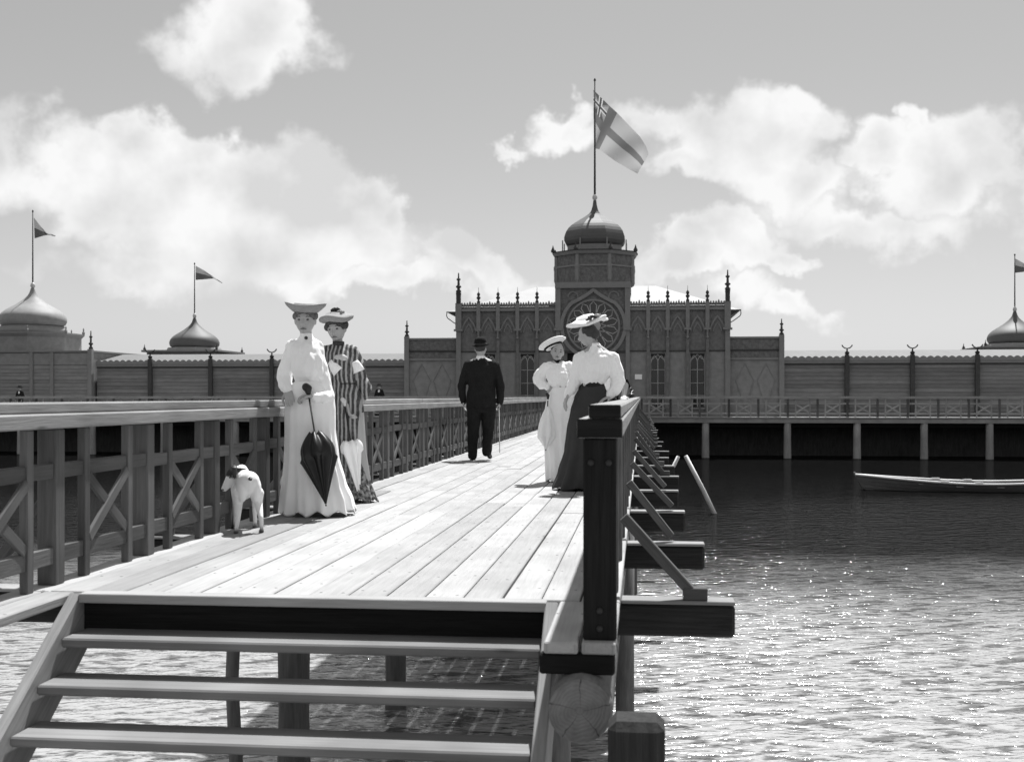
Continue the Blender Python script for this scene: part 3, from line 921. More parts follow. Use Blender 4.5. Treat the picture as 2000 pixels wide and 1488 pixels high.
# ---- long wings
def wing(x0, x1, post_px, zc, zr, label, dim, posts_z):
    b = thing('bath_wing', ((x0 + x1) / 2, F + 3, 0), label, 'building')
    ps = sorted([x0] + [WX(p, F) for p in post_px] + [x1])
    box('wall', x0, x1, F + .25, F + 6, 0, zc, 'siding', b)
    nb = 13
    for i in range(len(ps) - 1):
        a, c = ps[i], ps[i + 1]
        for k in range(nb):
            h = (zc - .12) / nb
            z = .02 + h * k
            o = bar('board', (a + .01, F + .205, z + h / 2), (c - .01, F + .205, z + h / 2), .035, h * 1.04, 'siding', b, b=.003)
            o.matrix_basis = o.matrix_basis @ Matrix.Rotation(R(-9), 4, 'X')
        # scalloped valance of the eaves
        n = max(3, int((c - a) / .30))
        prof = []
        for q in range(n * 6 + 1):
            u = q / (n * 6)
            prof.append((a + (c - a) * u, zc + .20 + .085 * abs(math.sin(u * n * math.pi))))
        m = len(prof)
        V = [(p[0], F + .06, zc + .06) for p in prof] + [(p[0], F + .06, p[1]) for p in prof] + [(p[0], F + .09, zc + .06) for p in prof] + [(p[0], F + .09, p[1]) for p in prof]
        Fc = []
        for q in range(m - 1):
            Fc += [(q, q + 1, m + q + 1, m + q), (2 * m + q + 1, 2 * m + q, 3 * m + q, 3 * m + q + 1), (m + q, m + q + 1, 3 * m + q + 1, 3 * m + q), (q + 1, q, 2 * m + q, 2 * m + q + 1)]
        Fc += [(0, m, 3 * m, 2 * m), (m - 1, 3 * m - 1, 4 * m - 1, 2 * m - 1)]
        put('scalloped_valance', mesh('valance', V, Fc), 'facade_trim', b)
    box('cornice', x0, x1, F + .1, F + .24, zc - .06, zc + .06, 'facade_trim', b)
    box('eave_line', x0, x1, F + .15, F + .22, zc - .14, zc - .062, 'facade_dark', b)
    V = [(x0, F + .1, zc + .18), (x1, F + .1, zc + .18), (x1, F + 3.2, zr), (x0, F + 3.2, zr), (x1, F + 6.2, zc + .18), (x0, F + 6.2, zc + .18)]
    put('roof', mesh('roof', V, [(0, 1, 2, 3), (3, 2, 4, 5), (0, 3, 5), (1, 4, 2), (0, 5, 4, 1)]), 'wing_roof', b)
    for x in [WX(p, F) for p in post_px]:
        box('wall_post', x - .1, x + .1, F + .0, F + .17, 0, zc + .34, 'facade_dark', b)
        f_ = put('finial', lathe([(.06, 0), (.11, .05), (.11, .12), (.04, .17), (.03, .3)], 8, False), 'iron', b, at(x, F + .08, zc + .34))
        cres = [(x + .26 * math.cos(R(d)), zc + .34 + .56 + .26 * math.sin(R(d))) for d in range(200, 341, 14)]
        put('crescent', strip(cres, .05, .05), 'iron', f_, Matrix.Translation((0, F + .1, 0)))
wing(WX(186, F), bl[0] - .13, (292, 410, 530, 655), 2.55, 3.22, 'long low boarded wing with scalloped eaves left of the entrance', 1, 0)
wing(br[1] + .13, WX(2150, F), (1655, 1783, 1910, 2038), 2.62, 3.30, 'long low boarded wing with scalloped eaves right of the entrance', 1, 0)

# ---- left corner pavilion with its dome
wood('pale_siding', 0.24, var=0.3, grain=0.3, scale=(0.5, 10, 10))
pv = thing('corner_pavilion', (WX(60, F), F + 3, 0), 'pale grey corner pavilion with a large onion dome at the left end', 'building')
x0, x1 = WX(-140, F), WX(181, F)
zt = WZ(150, 686, F)
box('wall', x0, x1, F - .1, F + 6, 0, zt - .06, 'facade_pale', pv)
for k in range(14):
    h = (zt - .75) / 14
    o = bar('board', (x0, F - .135, .02 + h * (k + .5)), (x1 - .2, F - .135, .02 + h * (k + .5)), .03, h * 1.03, 'pale_siding', pv)
    o.matrix_basis = o.matrix_basis @ Matrix.Rotation(R(-8), 4, 'X')
box('frieze', x0, x1, F - .16, F - .101, zt - .7, zt - .1, 'facade_pale', pv)
box('cornice', x0 - .05, x1 + .05, F - .22, F + 6, zt - .05, zt + .04, 'facade_trim', pv)
for p in (65, 105):
    x = WX(p, F)
    box('pilaster', x - .09, x + .09, F - .24, F - .161, 0, zt - .06, 'facade_trim', pv)
box('corner_post', x1 - .16, x1 + .06, F - .26, F - .0, 0, zt + .1, 'facade_trim', pv)
finial('finial', x1 - .05, F - .1, zt + .1, .95, .11, pv)
dcx, dcy = WX(64, F + 2.2), F + 2.2
R8 = (WX(143, F + 2.2) - dcx) / math.cos(R(22.5))
dz0, dz1 = zt + .03, WZ(64, 655, F + 2.2)
put('drum', lathe([(R8, dz0), (R8, dz1 - .15)], 8, False, True, .5), 'facade_pale', pv, at(dcx, dcy, 0))
put('cornice', lathe([(R8 + .02, dz1 - .15), (R8 + .16, dz1 + .0), (R8 + .16, dz1 + .08)], 8, False, True, .5), 'facade_trim', pv, at(dcx, dcy, 0))
for k in range(8):
    a = R(22.5 + 45 * k)
    put('acroterion', lathe([(.07, 0), (.09, .1), (.03, .2), (.05, .26), (.01, .36)], 6, False), 'facade_trim', pv, at(dcx + (R8 + .1) * math.cos(a), dcy + (R8 + .1) * math.sin(a), dz1 + .07))
put('drum', lathe([(1.75, 0), (1.62, .40)], 24, True), 'facade_trim', pv, at(dcx, dcy, dz1 + .075))
dm2, dh2 = onion(1.74, 24, .96)
for p_ in dm2.polygons: p_.use_smooth = True
plain('pale_dome', .26, mottle=.3, scale=3.0, rough=.6, bumpv=.15)
d2 = put('dome', dm2, 'pale_dome', pv, at(dcx, dcy, dz1 + .47))
pv_top = dz1 + .47 + dh2
put('ball', lathe([(.02, 0), (.09, .05), (.13, .14), (.10, .25), (.04, .32)], 14), 'gilt', d2, at(dcx, dcy, pv_top - .02))

# ---- domed pavilions at the far (seaward) side
def far_pavilion(px, r_px, py_base, Y, label):
    c = W(px, py_base, Y)
    x = c.x
    zb = c.z
    g = thing('domed_pavilion', (x, Y, 0), label, 'building')
    sc = Y / math.cos(YAW) / FPX
    box('wall', x - 2.2, x + 2.2, Y - 2.2, Y + 2.2, 0, zb - .32, 'facade', g)
    box('cornice', x - 2.45, x + 2.45, Y - 2.45, Y + 2.45, zb - .32, zb - .2, 'facade_trim', g)
    put('drum', lathe([(1.75, 0), (1.62, .22)], 8, False, True, .5), 'facade_trim', g, at(x, Y, zb - .2))
    r = r_px * sc
    dmm, dhh = onion(r, 24, 1.0)
    for p_ in dmm.polygons: p_.use_smooth = True
    d_ = put('dome', dmm, 'dome_sheet', g, at(x, Y, zb))
    for sx in (-1, 1):
        for sy in (-1, 1):
            put('acroterion', lathe([(.06, 0), (.1, .08), (.03, .2), (.01, .36)], 6, False), 'facade_dark', g, at(x + sx * 2.3, Y + sy * 2.3, zb - .2))
    put('ball', lathe([(.02, 0), (.09, .05), (.12, .14), (.09, .25), (.04, .32)], 14), 'gilt', d_, at(x, Y, zb + dhh - .02))
    return x, Y, zb + dhh
fp1 = far_pavilion(380, 49, 680, 72, 'small onion-domed pavilion rising behind the left wing')
fp2 = far_pavilion(1982, 49, 672, 72, 'small onion-domed pavilion rising behind the right wing')

# ---- dark timber wall added to block the light showing under the buildings
sk = thing('foundation', (0, F + .4, WATER_Z), 'dark timber wall added to block light under the bath house, standing in the water', 'foundation')
box('blocking_wall', -40, 36, F + .02, F + .3, -3.0, -.065, 'plinth', sk)
# ---- plate on the wall
sg = box('wall_sign', WX(1240, F), WX(1254, F), F - .16, F - .14, WZ(1247, 741, F), WZ(1247, 731, F), 'sign_white')
tag(sg, 'small white sign plate on the wall right of the entrance door', 'sign')

# ================================================================== flags
def flag_mesh(top, bot, Y, amp, nu=40, nv=24, thick=False, seed=0, taper=False):
    """top / bot: lists of (u, px, py) traced edges, built as cloth at distance Y that billows in depth"""
    def ev(tab, u):
        for i in range(len(tab) - 1):
            if u <= tab[i + 1][0] + 1e-9:
                a, b = tab[i], tab[i + 1]
                f = (u - a[0]) / (b[0] - a[0])
                return (a[1] + (b[1] - a[1]) * f, a[2] + (b[2] - a[2]) * f)
        return tab[-1][1:]
    V, Fc, UV = [], [], []
    for i in range(nu + 1):
        u = i / nu
        tx, ty = ev(top, u); bx, by = ev(bot, u)
        for j in range(nv + 1):
            v = j / nv
            px, py = bx + (tx - bx) * v, by + (ty - by) * v
            d = amp * u ** .7 * math.sin(u * 7.5 + v * 2.2 + seed) + amp * .4 * math.sin(u * 15 - v * 3 + seed)
            V.append(W(px, py, Y + d * min(1, u * 3)))
            UV.append((u, v))
    for i in range(nu):
        for j in range(nv):
            a = i * (nv + 1) + j
            Fc.append((a, a + nv + 1, a + nv + 2, a + 1))
    return mesh('flag', V, Fc, True, UV)
def cloth_out(t, b, v, trans=0.35):
    """thin cloth: some of the light comes through"""
    out = [n for n in t.t.nodes if n.type == 'OUTPUT_MATERIAL'][0]
    c = grey(t, v)
    t.l(c, b.inputs['Base Color'])
    tr = t.n('ShaderNodeBsdfTranslucent')
    t.l(c, tr.inputs['Color'])
    mx = t.n('ShaderNodeMixShader')
    mx.inputs[0].default_value = trans
    t.l(b.outputs[0], mx.inputs[1]); t.l(tr.outputs[0], mx.inputs[2])
    t.l(mx.outputs[0], out.inputs[0])
def between(t, x, a, b):
    return t.m('MULTIPLY', t.m('GREATER_THAN', x, a), t.m('LESS_THAN', x, b))
def flag_mat():
    m, t, b = new_mat('union_flag')
    uv = t.n('ShaderNodeUVMap')
    s = t.n('ShaderNodeSeparateXYZ'); t.l(uv.outputs[0], s.inputs[0])
    u, v = s.outputs[0], s.outputs[1]
    cross = t.m('MAXIMUM', between(t, u, .30, .43), between(t, v, .40, .60))
    val = t.mixf(cross, .50, .20)
    # union mark in the upper hoist corner: dark field, saltire and upright cross
    can = t.m('MULTIPLY', t.m('LESS_THAN', u, .30), t.m('GREATER_THAN', v, .60))
    cu = t.m('SUBTRACT', t.m('MULTIPLY', u, 1 / .30), .5)
    cv = t.m('SUBTRACT', t.m('MULTIPLY', t.m('SUBTRACT', v, .60), 1 / .40), .5)
    up = t.m('MINIMUM', t.m('ABSOLUTE', cu), t.m('ABSOLUTE', cv))
    sal = t.m('ABSOLUTE', t.m('SUBTRACT', t.m('ABSOLUTE', cu), t.m('ABSOLUTE', cv)))
    tri = t.m('GREATER_THAN', t.m('ABSOLUTE', cu), t.m('ABSOLUTE', cv))
    cval = t.mixf(tri, .12, .40)
    cval = t.mixf(t.m('LESS_THAN', sal, .05), cval, .25)
    cval = t.mixf(t.m('LESS_THAN', up, .13), cval, .70)
    cval = t.mixf(t.m('LESS_THAN', up, .06), cval, .10)
    val = t.mixf(can, val, cval)
    cloth_out(t, b, val, .4)
flag_mat()
def pennant_mat():
    m, t, b = new_mat('pennant')
    uv = t.n('ShaderNodeUVMap')
    s = t.n('ShaderNodeSeparateXYZ'); t.l(uv.outputs[0], s.inputs[0])
    cloth_out(t, b, t.mixf(t.m('GREATER_THAN', s.outputs[1], .52), .09, .36), .25)
pennant_mat()
fpY = oc_y
pole_t = W(1158.5, 160, fpY)
fl = thing('flagpole', (CX, fpY, dome_top + .3), 'tall flagpole with a large drooping cross flag on the entrance tower dome', 'flagpole', 'flagpoles on the domes')
put('pole', tube([(CX, fpY, dome_top + .3), (CX, fpY, pole_t.z)], [.055, .03], 8), 'facade_dark', fl)
put('truck', lathe([(.02, 0), (.06, .05), (.05, .12), (.01, .18)], 10), 'facade_dark', fl, at(CX, fpY, pole_t.z))
k_ = 5.315
def z2(x, y): return (1100 + x / k_, 140 + y / k_)
fx = (CX - WX(1159.5, fpY)) / (57.5 / FPX) if False else 0
top = [(0, *z2(312, 190)), (.30, *z2(478, 355)), (.43, *z2(560, 430)), (.8, *z2(800, 680)), (.93, *z2(862, 780)), (1, *z2(888, 855))]
bot = [(0, *z2(318, 690)), (.30, *z2(324, 798)), (.43, *z2(374, 808)), (.7, *z2(540, 930)), (1, *z2(770, 1062))]
put('flag', flag_mesh(top, bot, fpY, .22, 60, 36), 'union_flag', fl)
def pennon(x, y, z0, px, py_top, tri, label):
    zt_ = W(px, py_top, y).z
    g = thing('flagpole', (x, y, z0), label, 'flagpole', 'flagpoles on the domes')
    put('pole', tube([(x, y, z0), (x, y, zt_)], [.04, .025], 8), 'iron', g)
    put('truck', lathe([(.015, 0), (.05, .04), (.04, .09), (.01, .14)], 10), 'iron', g, at(x, y, zt_))
    t_, b_ = tri
    put('pennant', flag_mesh(t_, b_, y, .12, 24, 12), 'pennant', g)
pennon(dcx, dcy, pv_top + .25, 65, 415, ([(0, 66, 425), (.35, 80, 443), (.6, 90, 453), (1, 108.5, 460.5)], [(0, 67.5, 466), (.35, 84, 461), (.6, 93, 459), (1, 108.5, 462)]),
       'thin flagpole with a small two-tone pennant on the left corner dome')
pennon(fp1[0], fp1[1], fp1[2] + .25, 381.5, 517, ([(0, 382, 519), (.35, 398, 528), (.65, 416, 540), (1, 434, 552)], [(0, 382, 547), (.35, 402, 545.5), (.65, 417, 544), (1, 434, 553.5)]),
       'thin flagpole with a small two-tone pennant behind the left wing')
pennon(fp2[0], fp2[1], fp2[2] + .25, 1983, 500, ([(0, 1983, 505), (.35, 1999, 514), (.65, 2017, 526), (1, 2035, 538)], [(0, 1983, 533), (.35, 2001, 531), (.65, 2017, 530), (1, 2035, 539.5)]),
       'thin flagpole with a pennant on the dome at the right edge')
# ================================================================== people, dog, things they hold
class Geo:
    def __init__(s):
        s.V, s.F = [], []
    def add(s, V, F):
        o = len(s.V)
        s.V += [Vector(v) for v in V]
        s.F += [tuple(i + o for i in f) for f in F]
        return s
    def cap(s, p0, r0, p1, r1, n=12, flat=1.0, flat_axis=None):
        """tapered limb with round ends"""
        p0, p1 = Vector(p0), Vector(p1)
        d = p1 - p0
        L = d.length or 1e-4
        d = d / L if d.length > 1e-6 else Vector((0, 0, 1))
        ref = Vector(flat_axis) if flat_axis else (Vector((0, 1, 0)) if abs(d.y) < .9 else Vector((1, 0, 0)))
        u = (ref - d * ref.dot(d)).normalized()
        v = d.cross(u)
        rows = []
        for k in range(4):
            a = math.pi / 2 * k / 3
            rows.append((p0 - d * (r0 * math.cos(a)), max(r0 * math.sin(a), r0 * .02)))
        for k in range(4):
            a = math.pi / 2 * k / 3
            rows.append((p1 + d * (r1 * math.sin(a)), max(r1 * math.cos(a), r1 * .02)))
        V, Fc = [], []
        for c, r in rows:
            for k in range(n):
                a = 2 * math.pi * k / n
                V.append(c + u * (r * flat * math.cos(a)) + v * (r * math.sin(a)))
        for i in range(len(rows) - 1):
            for k in range(n):
                k2 = (k + 1) % n
                Fc.append((i * n + k, i * n + k2, (i + 1) * n + k2, (i + 1) * n + k))
        Fc.append(tuple(reversed(range(n))))
        Fc.append(tuple(range((len(rows) - 1) * n, len(rows) * n)))
        return s.add(V, Fc)
    def chain(s, pts, rad, **kw):
        for i in range(len(pts) - 1):
            s.cap(pts[i], rad[i], pts[i + 1], rad[i + 1], **kw)
        return s
    def ell(s, c, r, rot=None, n=16, m=10):
        V, Fc = [], []
        c = Vector(c)
        for i in range(m + 1):
            t = math.pi * i / m
            for k in range(n):
                a = 2 * math.pi * k / n
                q = Vector((r[0] * max(math.sin(t), .02) * math.cos(a), r[1] * max(math.sin(t), .02) * math.sin(a), -r[2] * math.cos(t)))
                V.append(c + (rot @ q if rot else q))
        for i in range(m):
            for k in range(n):
                k2 = (k + 1) % n
                Fc.append((i * n + k, i * n + k2, (i + 1) * n + k2, (i + 1) * n + k))
        Fc.append(tuple(reversed(range(n))))
        Fc.append(tuple(range(m * n, (m + 1) * n)))
        return s.add(V, Fc)
    def loft(s, rows, n=20, power=2.0):
        """rows: (centre, rx, ry) from bottom to top, axes X and Y"""
        V, Fc = [], []
        for c, rx, ry in rows:
            c = Vector(c)
            for k in range(n):
                a = 2 * math.pi * k / n
                ca, sa = math.cos(a), math.sin(a)
                f = (abs(ca) ** power + abs(sa) ** power) ** (-1 / power)
                V.append(c + Vector((rx * ca * f, ry * sa * f, 0)))
        for i in range(len(rows) - 1):
            for k in range(n):
                k2 = (k + 1) % n
                Fc.append((i * n + k, i * n + k2, (i + 1) * n + k2, (i + 1) * n + k))
        Fc.append(tuple(reversed(range(n))))
        Fc.append(tuple(range((len(rows) - 1) * n, len(rows) * n)))
        return s.add(V, Fc)
    def skin(s, voxel=.007, smooth=3, wrinkle=0.0, wscale=9.0, seed=0.0):
        """grow ONE continuous surface over everything added"""
        me = mesh('tmp', s.V, s.F)
        ob = bpy.data.objects.new('tmp', me)
        COL.objects.link(ob)
        rm = ob.modifiers.new('r', 'REMESH')
        rm.mode = 'VOXEL'
        rm.voxel_size = voxel
        if smooth:
            sm = ob.modifiers.new('s', 'SMOOTH')
            sm.factor = .5
            sm.iterations = smooth
        dg = bpy.context.evaluated_depsgraph_get()
        out = bpy.data.meshes.new_from_object(ob.evaluated_get(dg))
        bpy.data.objects.remove(ob)
        bpy.data.meshes.remove(me)
        if wrinkle:
            ns = [v.normal.copy() for v in out.vertices]
            for v, nn in zip(out.vertices, ns):
                p = v.co
                q = Vector((p.x * wscale * 1.6 + seed, p.y * wscale * 1.6, p.z * wscale * .55))
                v.co = p + nn * (wrinkle * (mnoise.noise(q) + .5 * mnoise.noise(q * 2.3)))
        out.polygons.foreach_set('use_smooth', [True] * len(out.polygons))
        out.update()
        return out


plain('skin', .40, mottle=.08, scale=14, rough=.6, bumpv=0, spec=.3)
plain('face_dark', .08, mottle=.1, bumpv=0, rough=.5)
plain('lip', .14, mottle=.05, bumpv=0, rough=.5)
plain('hair', .035, mottle=.5, scale=26, rough=.55, bumpv=.5, bdist=.006, spec=.4)
plain('hair_fair', .10, mottle=.45, scale=26, rough=.55, bumpv=.5, bdist=.006, spec=.4)
plain('white_cotton', .93, mottle=.04, scale=9, rough=.9, bumpv=.25, bdist=.012)
plain('white_linen', .92, mottle=.06, scale=7, rough=.9, bumpv=.3, bdist=.015)
plain('black_suit', .02, mottle=.35, scale=11, rough=.95, bumpv=.3, bdist=.012, spec=.08)
plain('black_silk', .008, mottle=.3, scale=8, rough=.42, bumpv=.2, spec=.35)
plain('grey_skirt', .05, mottle=.2, scale=6, rough=.9, bumpv=.3, spec=.1)
plain('dark_skirt', .03, mottle=.2, scale=6, rough=.9, bumpv=.3, spec=.1)
plain('yoke_lace', .55, mottle=.3, scale=40, rough=.9, bumpv=.4, bdist=.004)
plain('straw', .30, mottle=.25, scale=40, rough=.85, bumpv=.4, bdist=.004)
plain('black_felt', .012, mottle=.3, scale=20, rough=.9, bumpv=.1, spec=.1)
plain('leather', .015, mottle=.2, rough=.45, bumpv=.05, spec=.4)
plain('cane_wood', .60, mottle=.15, rough=.5, bumpv=0)
plain('dark_flower', .05, mottle=.6, scale=30, rough=.9, bumpv=.4)
plain('pale_flower', .35, mottle=.4, scale=30, rough=.9, bumpv=.4)
def stripe_mat():
    m, t, b = new_mat('striped_cloth')
    tcn = t.n('ShaderNodeTexCoord')
    s = t.n('ShaderNodeSeparateXYZ'); t.l(tcn.outputs['Object'], s.inputs[0])
    ang = t.m('ARCTAN2', s.outputs[0], s.outputs[1])
    wob = t.noise(tcn.outputs['Object'], 7, 3)
    ph = t.m('ADD', t.m('MULTIPLY', s.outputs[0], 165.0), t.m('MULTIPLY', wob, 5.0))
    st = t.ss(t.m('SINE', ph), -.1, .55)
    fl_ = t.ss(t.noise(tcn.outputs['Object'], 34, 3), .42, .62)
    low = t.ss(s.outputs[2], .42, .22)
    val = t.mixf(t.m('MULTIPLY', st, t.mixf(low, .95, .2)), .05, .36)
    val = t.m('ADD', val, t.m('MULTIPLY', fl_, t.mixf(low, .04, .20)))
    t.l(grey(t, val), b.inputs['Base Color'])
    b.inputs['Roughness'].default_value = .9
    bump(t, b, wob, .3, .01)
stripe_mat()


def head_geo(g, c, rot, s=1.0):
    """a head with brow, eye sockets, nose, lips, chin and ears; looks along local -Y"""
    n, m = 40, 28
    V, Fc = [], []
    for i in range(m + 1):
        t = math.pi * i / m
        for k in range(n):
            a = 2 * math.pi * k / n
            d = Vector((max(math.sin(t), .01) * math.cos(a), max(math.sin(t), .01) * math.sin(a), -math.cos(t)))
            x, y, z = d.x * .073, d.y * .093, d.z * .113
            low = max(0, -d.z)
            x *= 1 - .24 * low ** 2.0
            if d.y < 0:
                y *= 1 - .06 * low
            else:
                y *= 1 - .30 * low
            if d.y < 0:
                f = -d.y
                def gs(cx, cz, sx, sz):
                    return math.exp(-((x - cx) / sx) ** 2 - ((z - cz) / sz) ** 2)
                y -= f * (.032 * gs(0, -.030, .013, .016) + .018 * gs(0, -.006, .009, .024) + .006 * gs(0, .030, .05, .010)
                          + .007 * gs(0, -.064, .020, .010) + .010 * gs(0, -.100, .022, .016))
                y += f * .014 * (gs(.031, .006, .014, .011) + gs(-.031, .006, .014, .011))
            V.append(Vector(c) + rot @ (Vector((x, y, z)) * s))
    for i in range(m):
        for k in range(n):
            k2 = (k + 1) % n
            Fc.append((i * n + k, i * n + k2, (i + 1) * n + k2, (i + 1) * n + k))
    Fc.append(tuple(reversed(range(n))))
    Fc.append(tuple(range(m * n, (m + 1) * n)))
    g.add(V, Fc)
    for sx in (-1, 1):
        g.ell(Vector(c) + rot @ (Vector((sx * .074, .012, -.008)) * s), (.010 * s, .020 * s, .031 * s), rot, 10, 8)
def hand_geo(g, wrist, d, nrm, side, curl=.5, s=1.0, spread=.0):
    """palm, four bent fingers of unequal length and a thumb from the side of the palm. d: along the hand, nrm: palm side"""
    d = Vector(d).normalized()
    nrm = Vector(nrm)
    nrm = (nrm - d * nrm.dot(d)).normalized()
    wv = d.cross(nrm) * side
    wrist = Vector(wrist)
    for q in (-.026, -.009, .009, .026):
        g.cap(wrist + wv * q * s * .7, .015 * s, wrist + d * .085 * s + wv * q * s, .0125 * s, 8)
    for i, L in enumerate((.070, .079, .073, .057)):
        q = (-.030 + .020 * i) * s
        p = wrist + d * (.088 - .004 * abs(i - 1)) * s + wv * q
        ang = 0
        dd = d
        r = .0098 * s
        for j, f in enumerate((.45, .32, .25)):
            ang += curl * (.5 if j == 0 else .75)
            dd = d * math.cos(ang) + nrm * math.sin(ang) + wv * (spread * (i - 1.5))
            p2 = p + dd.normalized() * (L * f * s)
            g.cap(p, r, p2, r * .92, 8)
            p = p2
            r *= .92
    b0 = wrist + d * .022 * s - wv * .026 * s
    t1 = b0 + (d * .62 - wv * .62 + nrm * .25).normalized() * .042 * s
    t2 = t1 + (d * .9 - wv * .15 + nrm * .35 * (1 + curl)).normalized() * .033 * s
    t3 = t2 + (d * .9 + wv * .1 + nrm * .4 * (1 + curl)).normalized() * .026 * s
    g.chain([b0, t1, t2, t3], [.014 * s, .0115 * s, .0105 * s, .009 * s], n=8)


def skirt(rows, Yc, depth, folds, amp, base, seed=0, n=144, m=60, hem=0.012, hem_ruffle=.0, back=0.0):
    """rows: (py, left px, right px) silhouette at distance Yc, top to bottom -> hanging cloth with folds (double walled at the hem)"""
    tab = []
    for py, l, r in rows:
        a, b = W(l, py, Yc), W(r, py, Yc)
        tab.append((a.z, (a.x + b.x) / 2, (b.x - a.x) / 2))
    tab.sort()
    rg = random.Random(seed)
    ph = [rg.uniform(0, 6.28) for _ in range(6)]
    zmin, zmax = max(tab[0][0], hem), tab[-1][0]
    def ev(z):
        z = max(tab[0][0], min(tab[-1][0], z))
        for i in range(len(tab) - 1):
            if z <= tab[i + 1][0]:
                f = (z - tab[i][0]) / max(1e-6, tab[i + 1][0] - tab[i][0])
                f = f * f * (3 - 2 * f) * .5 + f * .5
                return (tab[i][1] + (tab[i + 1][1] - tab[i][1]) * f, tab[i][2] + (tab[i + 1][2] - tab[i][2]) * f)
        return tab[-1][1:]
    V, Fc = [], []
    for i in range(m + 1):
        f = i / m
        z = zmax + (zmin - zmax) * f
        cx, rx = ev(z)
        for k in range(n):
            a = 2 * math.pi * k / n
            fo = amp * (f ** 1.3) * (math.sin(a * folds + ph[0] + .8 * math.sin(f * 3 + ph[4])) * .6 + .4 * math.sin(a * (folds * 1.7 // 1) + ph[1] + f * 1.5))
            if hem_ruffle and f > .86:
                fo += hem_ruffle * ((f - .86) / .14) * math.sin(a * 31 + ph[2])
            dz = (hem_ruffle * .5 + amp * .12) * f ** 6 * math.sin(a * folds * 1.0 + ph[3])
            ry = rx * depth * (1 + .1 * f)
            rr_ = 1 + fo
            yb = math.sin(a) * ry * rr_
            if yb > 0:
                yb *= 1 + back * f ** 2
            V.append((cx + math.cos(a) * rx * rr_ - base[0], Yc + yb - base[1], max(z + dz, .006) - base[2]))
    rings = m + 1
    for i in range(m):
        for k in range(n):
            k2 = (k + 1) % n
            Fc.append((i * n + k, (i + 1) * n + k, (i + 1) * n + k2, i * n + k2))
    # inside face of the cloth
    for j, (i, s_) in enumerate(((m, .985), (m - 6, .975))):
        for k in range(n):
            vx = V[i * n + k]
            cx, rx = ev(vx[2])
            V.append(((vx[0] + base[0] - cx) * s_ + cx - base[0], (vx[1] + base[1] - Yc) * s_ + Yc - base[1], vx[2] + .002))
    for (ra, rb) in ((m, rings), (rings, rings + 1)):
        for k in range(n):
            k2 = (k + 1) % n
            Fc.append((ra * n + k, rb * n + k, rb * n + k2, ra * n + k2))
    Fc.append(tuple(range(n)))
    return mesh('skirt', V, Fc, True)


def rotm(yaw=0, pitch=0, roll=0):
    """yaw about Z, then pitch (nod down +) and roll, for something that faces -Y"""
    return (Matrix.Rotation(R(yaw), 3, 'Z') @ Matrix.Rotation(R(pitch), 3, 'X') @ Matrix.Rotation(R(roll), 3, 'Y'))


class Person:
    def __init__(s, label, px, py, Y, group=None, cat='person'):
        b = W(px, py, Y)
        s.b = Vector((b.x, Y, 0.0))
        s.Y = Y
        s.o = thing('person', s.b, label, cat, group)
        s.g = Geo()
        s.dx = 0
    def J(s, px, py, dy=0.0):
        return W(px + s.dx, py, s.Y + dy) - s.b
    def face(s, c, rot, k=1.0, dark='face_dark'):
        M = Matrix.Translation(c) @ rot.to_4x4()
        for sx in (-1, 1):
            g = Geo().ell((sx * .031 * k, -.0755 * k, .006 * k), (.0125 * k, .008 * k, .0065 * k))
            put('eye', mesh('eye', g.V, g.F, True), dark, s.o, M, True)
            g = Geo().chain([(sx * .016 * k, -.087 * k, .026 * k), (sx * .031 * k, -.085 * k, .031 * k), (sx * .046 * k, -.073 * k, .026 * k)], [.003 * k, .0035 * k, .002 * k], n=8)
            put('eyebrow', mesh('eyebrow', g.V, g.F, True), dark, s.o, M, True)
        g = Geo().chain([(-.021 * k, -.0835 * k, -.064 * k), (0, -.0925 * k, -.062 * k), (.021 * k, -.0835 * k, -.064 * k)], [.003 * k, .0058 * k, .003 * k], n=8)
        put('lips', mesh('lips', g.V, g.F, True), 'lip', s.o, M, True)
    def done(s, voxel=.0055):
        return put('body', s.g.skin(voxel, 1), 'skin', s.o, None, True)
    def part(s, name, me, mat, M=None):
        return put(name, me, mat, s.o, M, True)


def hat_mat(c, rot, off):
    return Matrix.Translation(c) @ rot.to_4x4() @ Matrix.Translation(off)
def disc_hat(profile, n=48, wav=0.0, lobes=3, seed=0, oval=1.0):
    """closed profile of (r, z) turned round, with an uneven rim"""
    rg = random.Random(seed)
    ph = rg.uniform(0, 6)
    V, Fc = [], []
    m = len(profile)
    rm = max(p[0] for p in profile)
    for (r, z) in profile:
        for k in range(n):
            a = 2 * math.pi * k / n
            f = (r / rm) ** 2
            V.append((r * math.cos(a) * (1 + wav * .35 * f * math.sin(a * (lobes + 2) + ph)), r * oval * math.sin(a), z + wav * f * .12 * math.sin(a * lobes + ph)))
    for i in range(m - 1):
        for k in range(n):
            k2 = (k + 1) % n
            Fc.append((i * n + k, i * n + k2, (i + 1) * n + k2, (i + 1) * n + k))
    Fc.append(tuple(reversed(range(n))))
    Fc.append(tuple(range((m - 1) * n, m * n)))
    return mesh('hat', V, Fc, True)
def flower(r, seed):
    g = Geo()
    rg = random.Random(seed)
    for k in range(9):
        a = k * 2.4
        q = r * (.25 + .6 * k / 9)
        rot = rotm(rg.uniform(0, 360), rg.uniform(-50, 50), rg.uniform(-50, 50))
        g.ell((q * math.cos(a), q * math.sin(a), r * .35 * (1 - k / 12)), (r * .42, r * .16, r * .36), rot, 10, 7)
    return g.skin(max(.004, r * .09), 1)


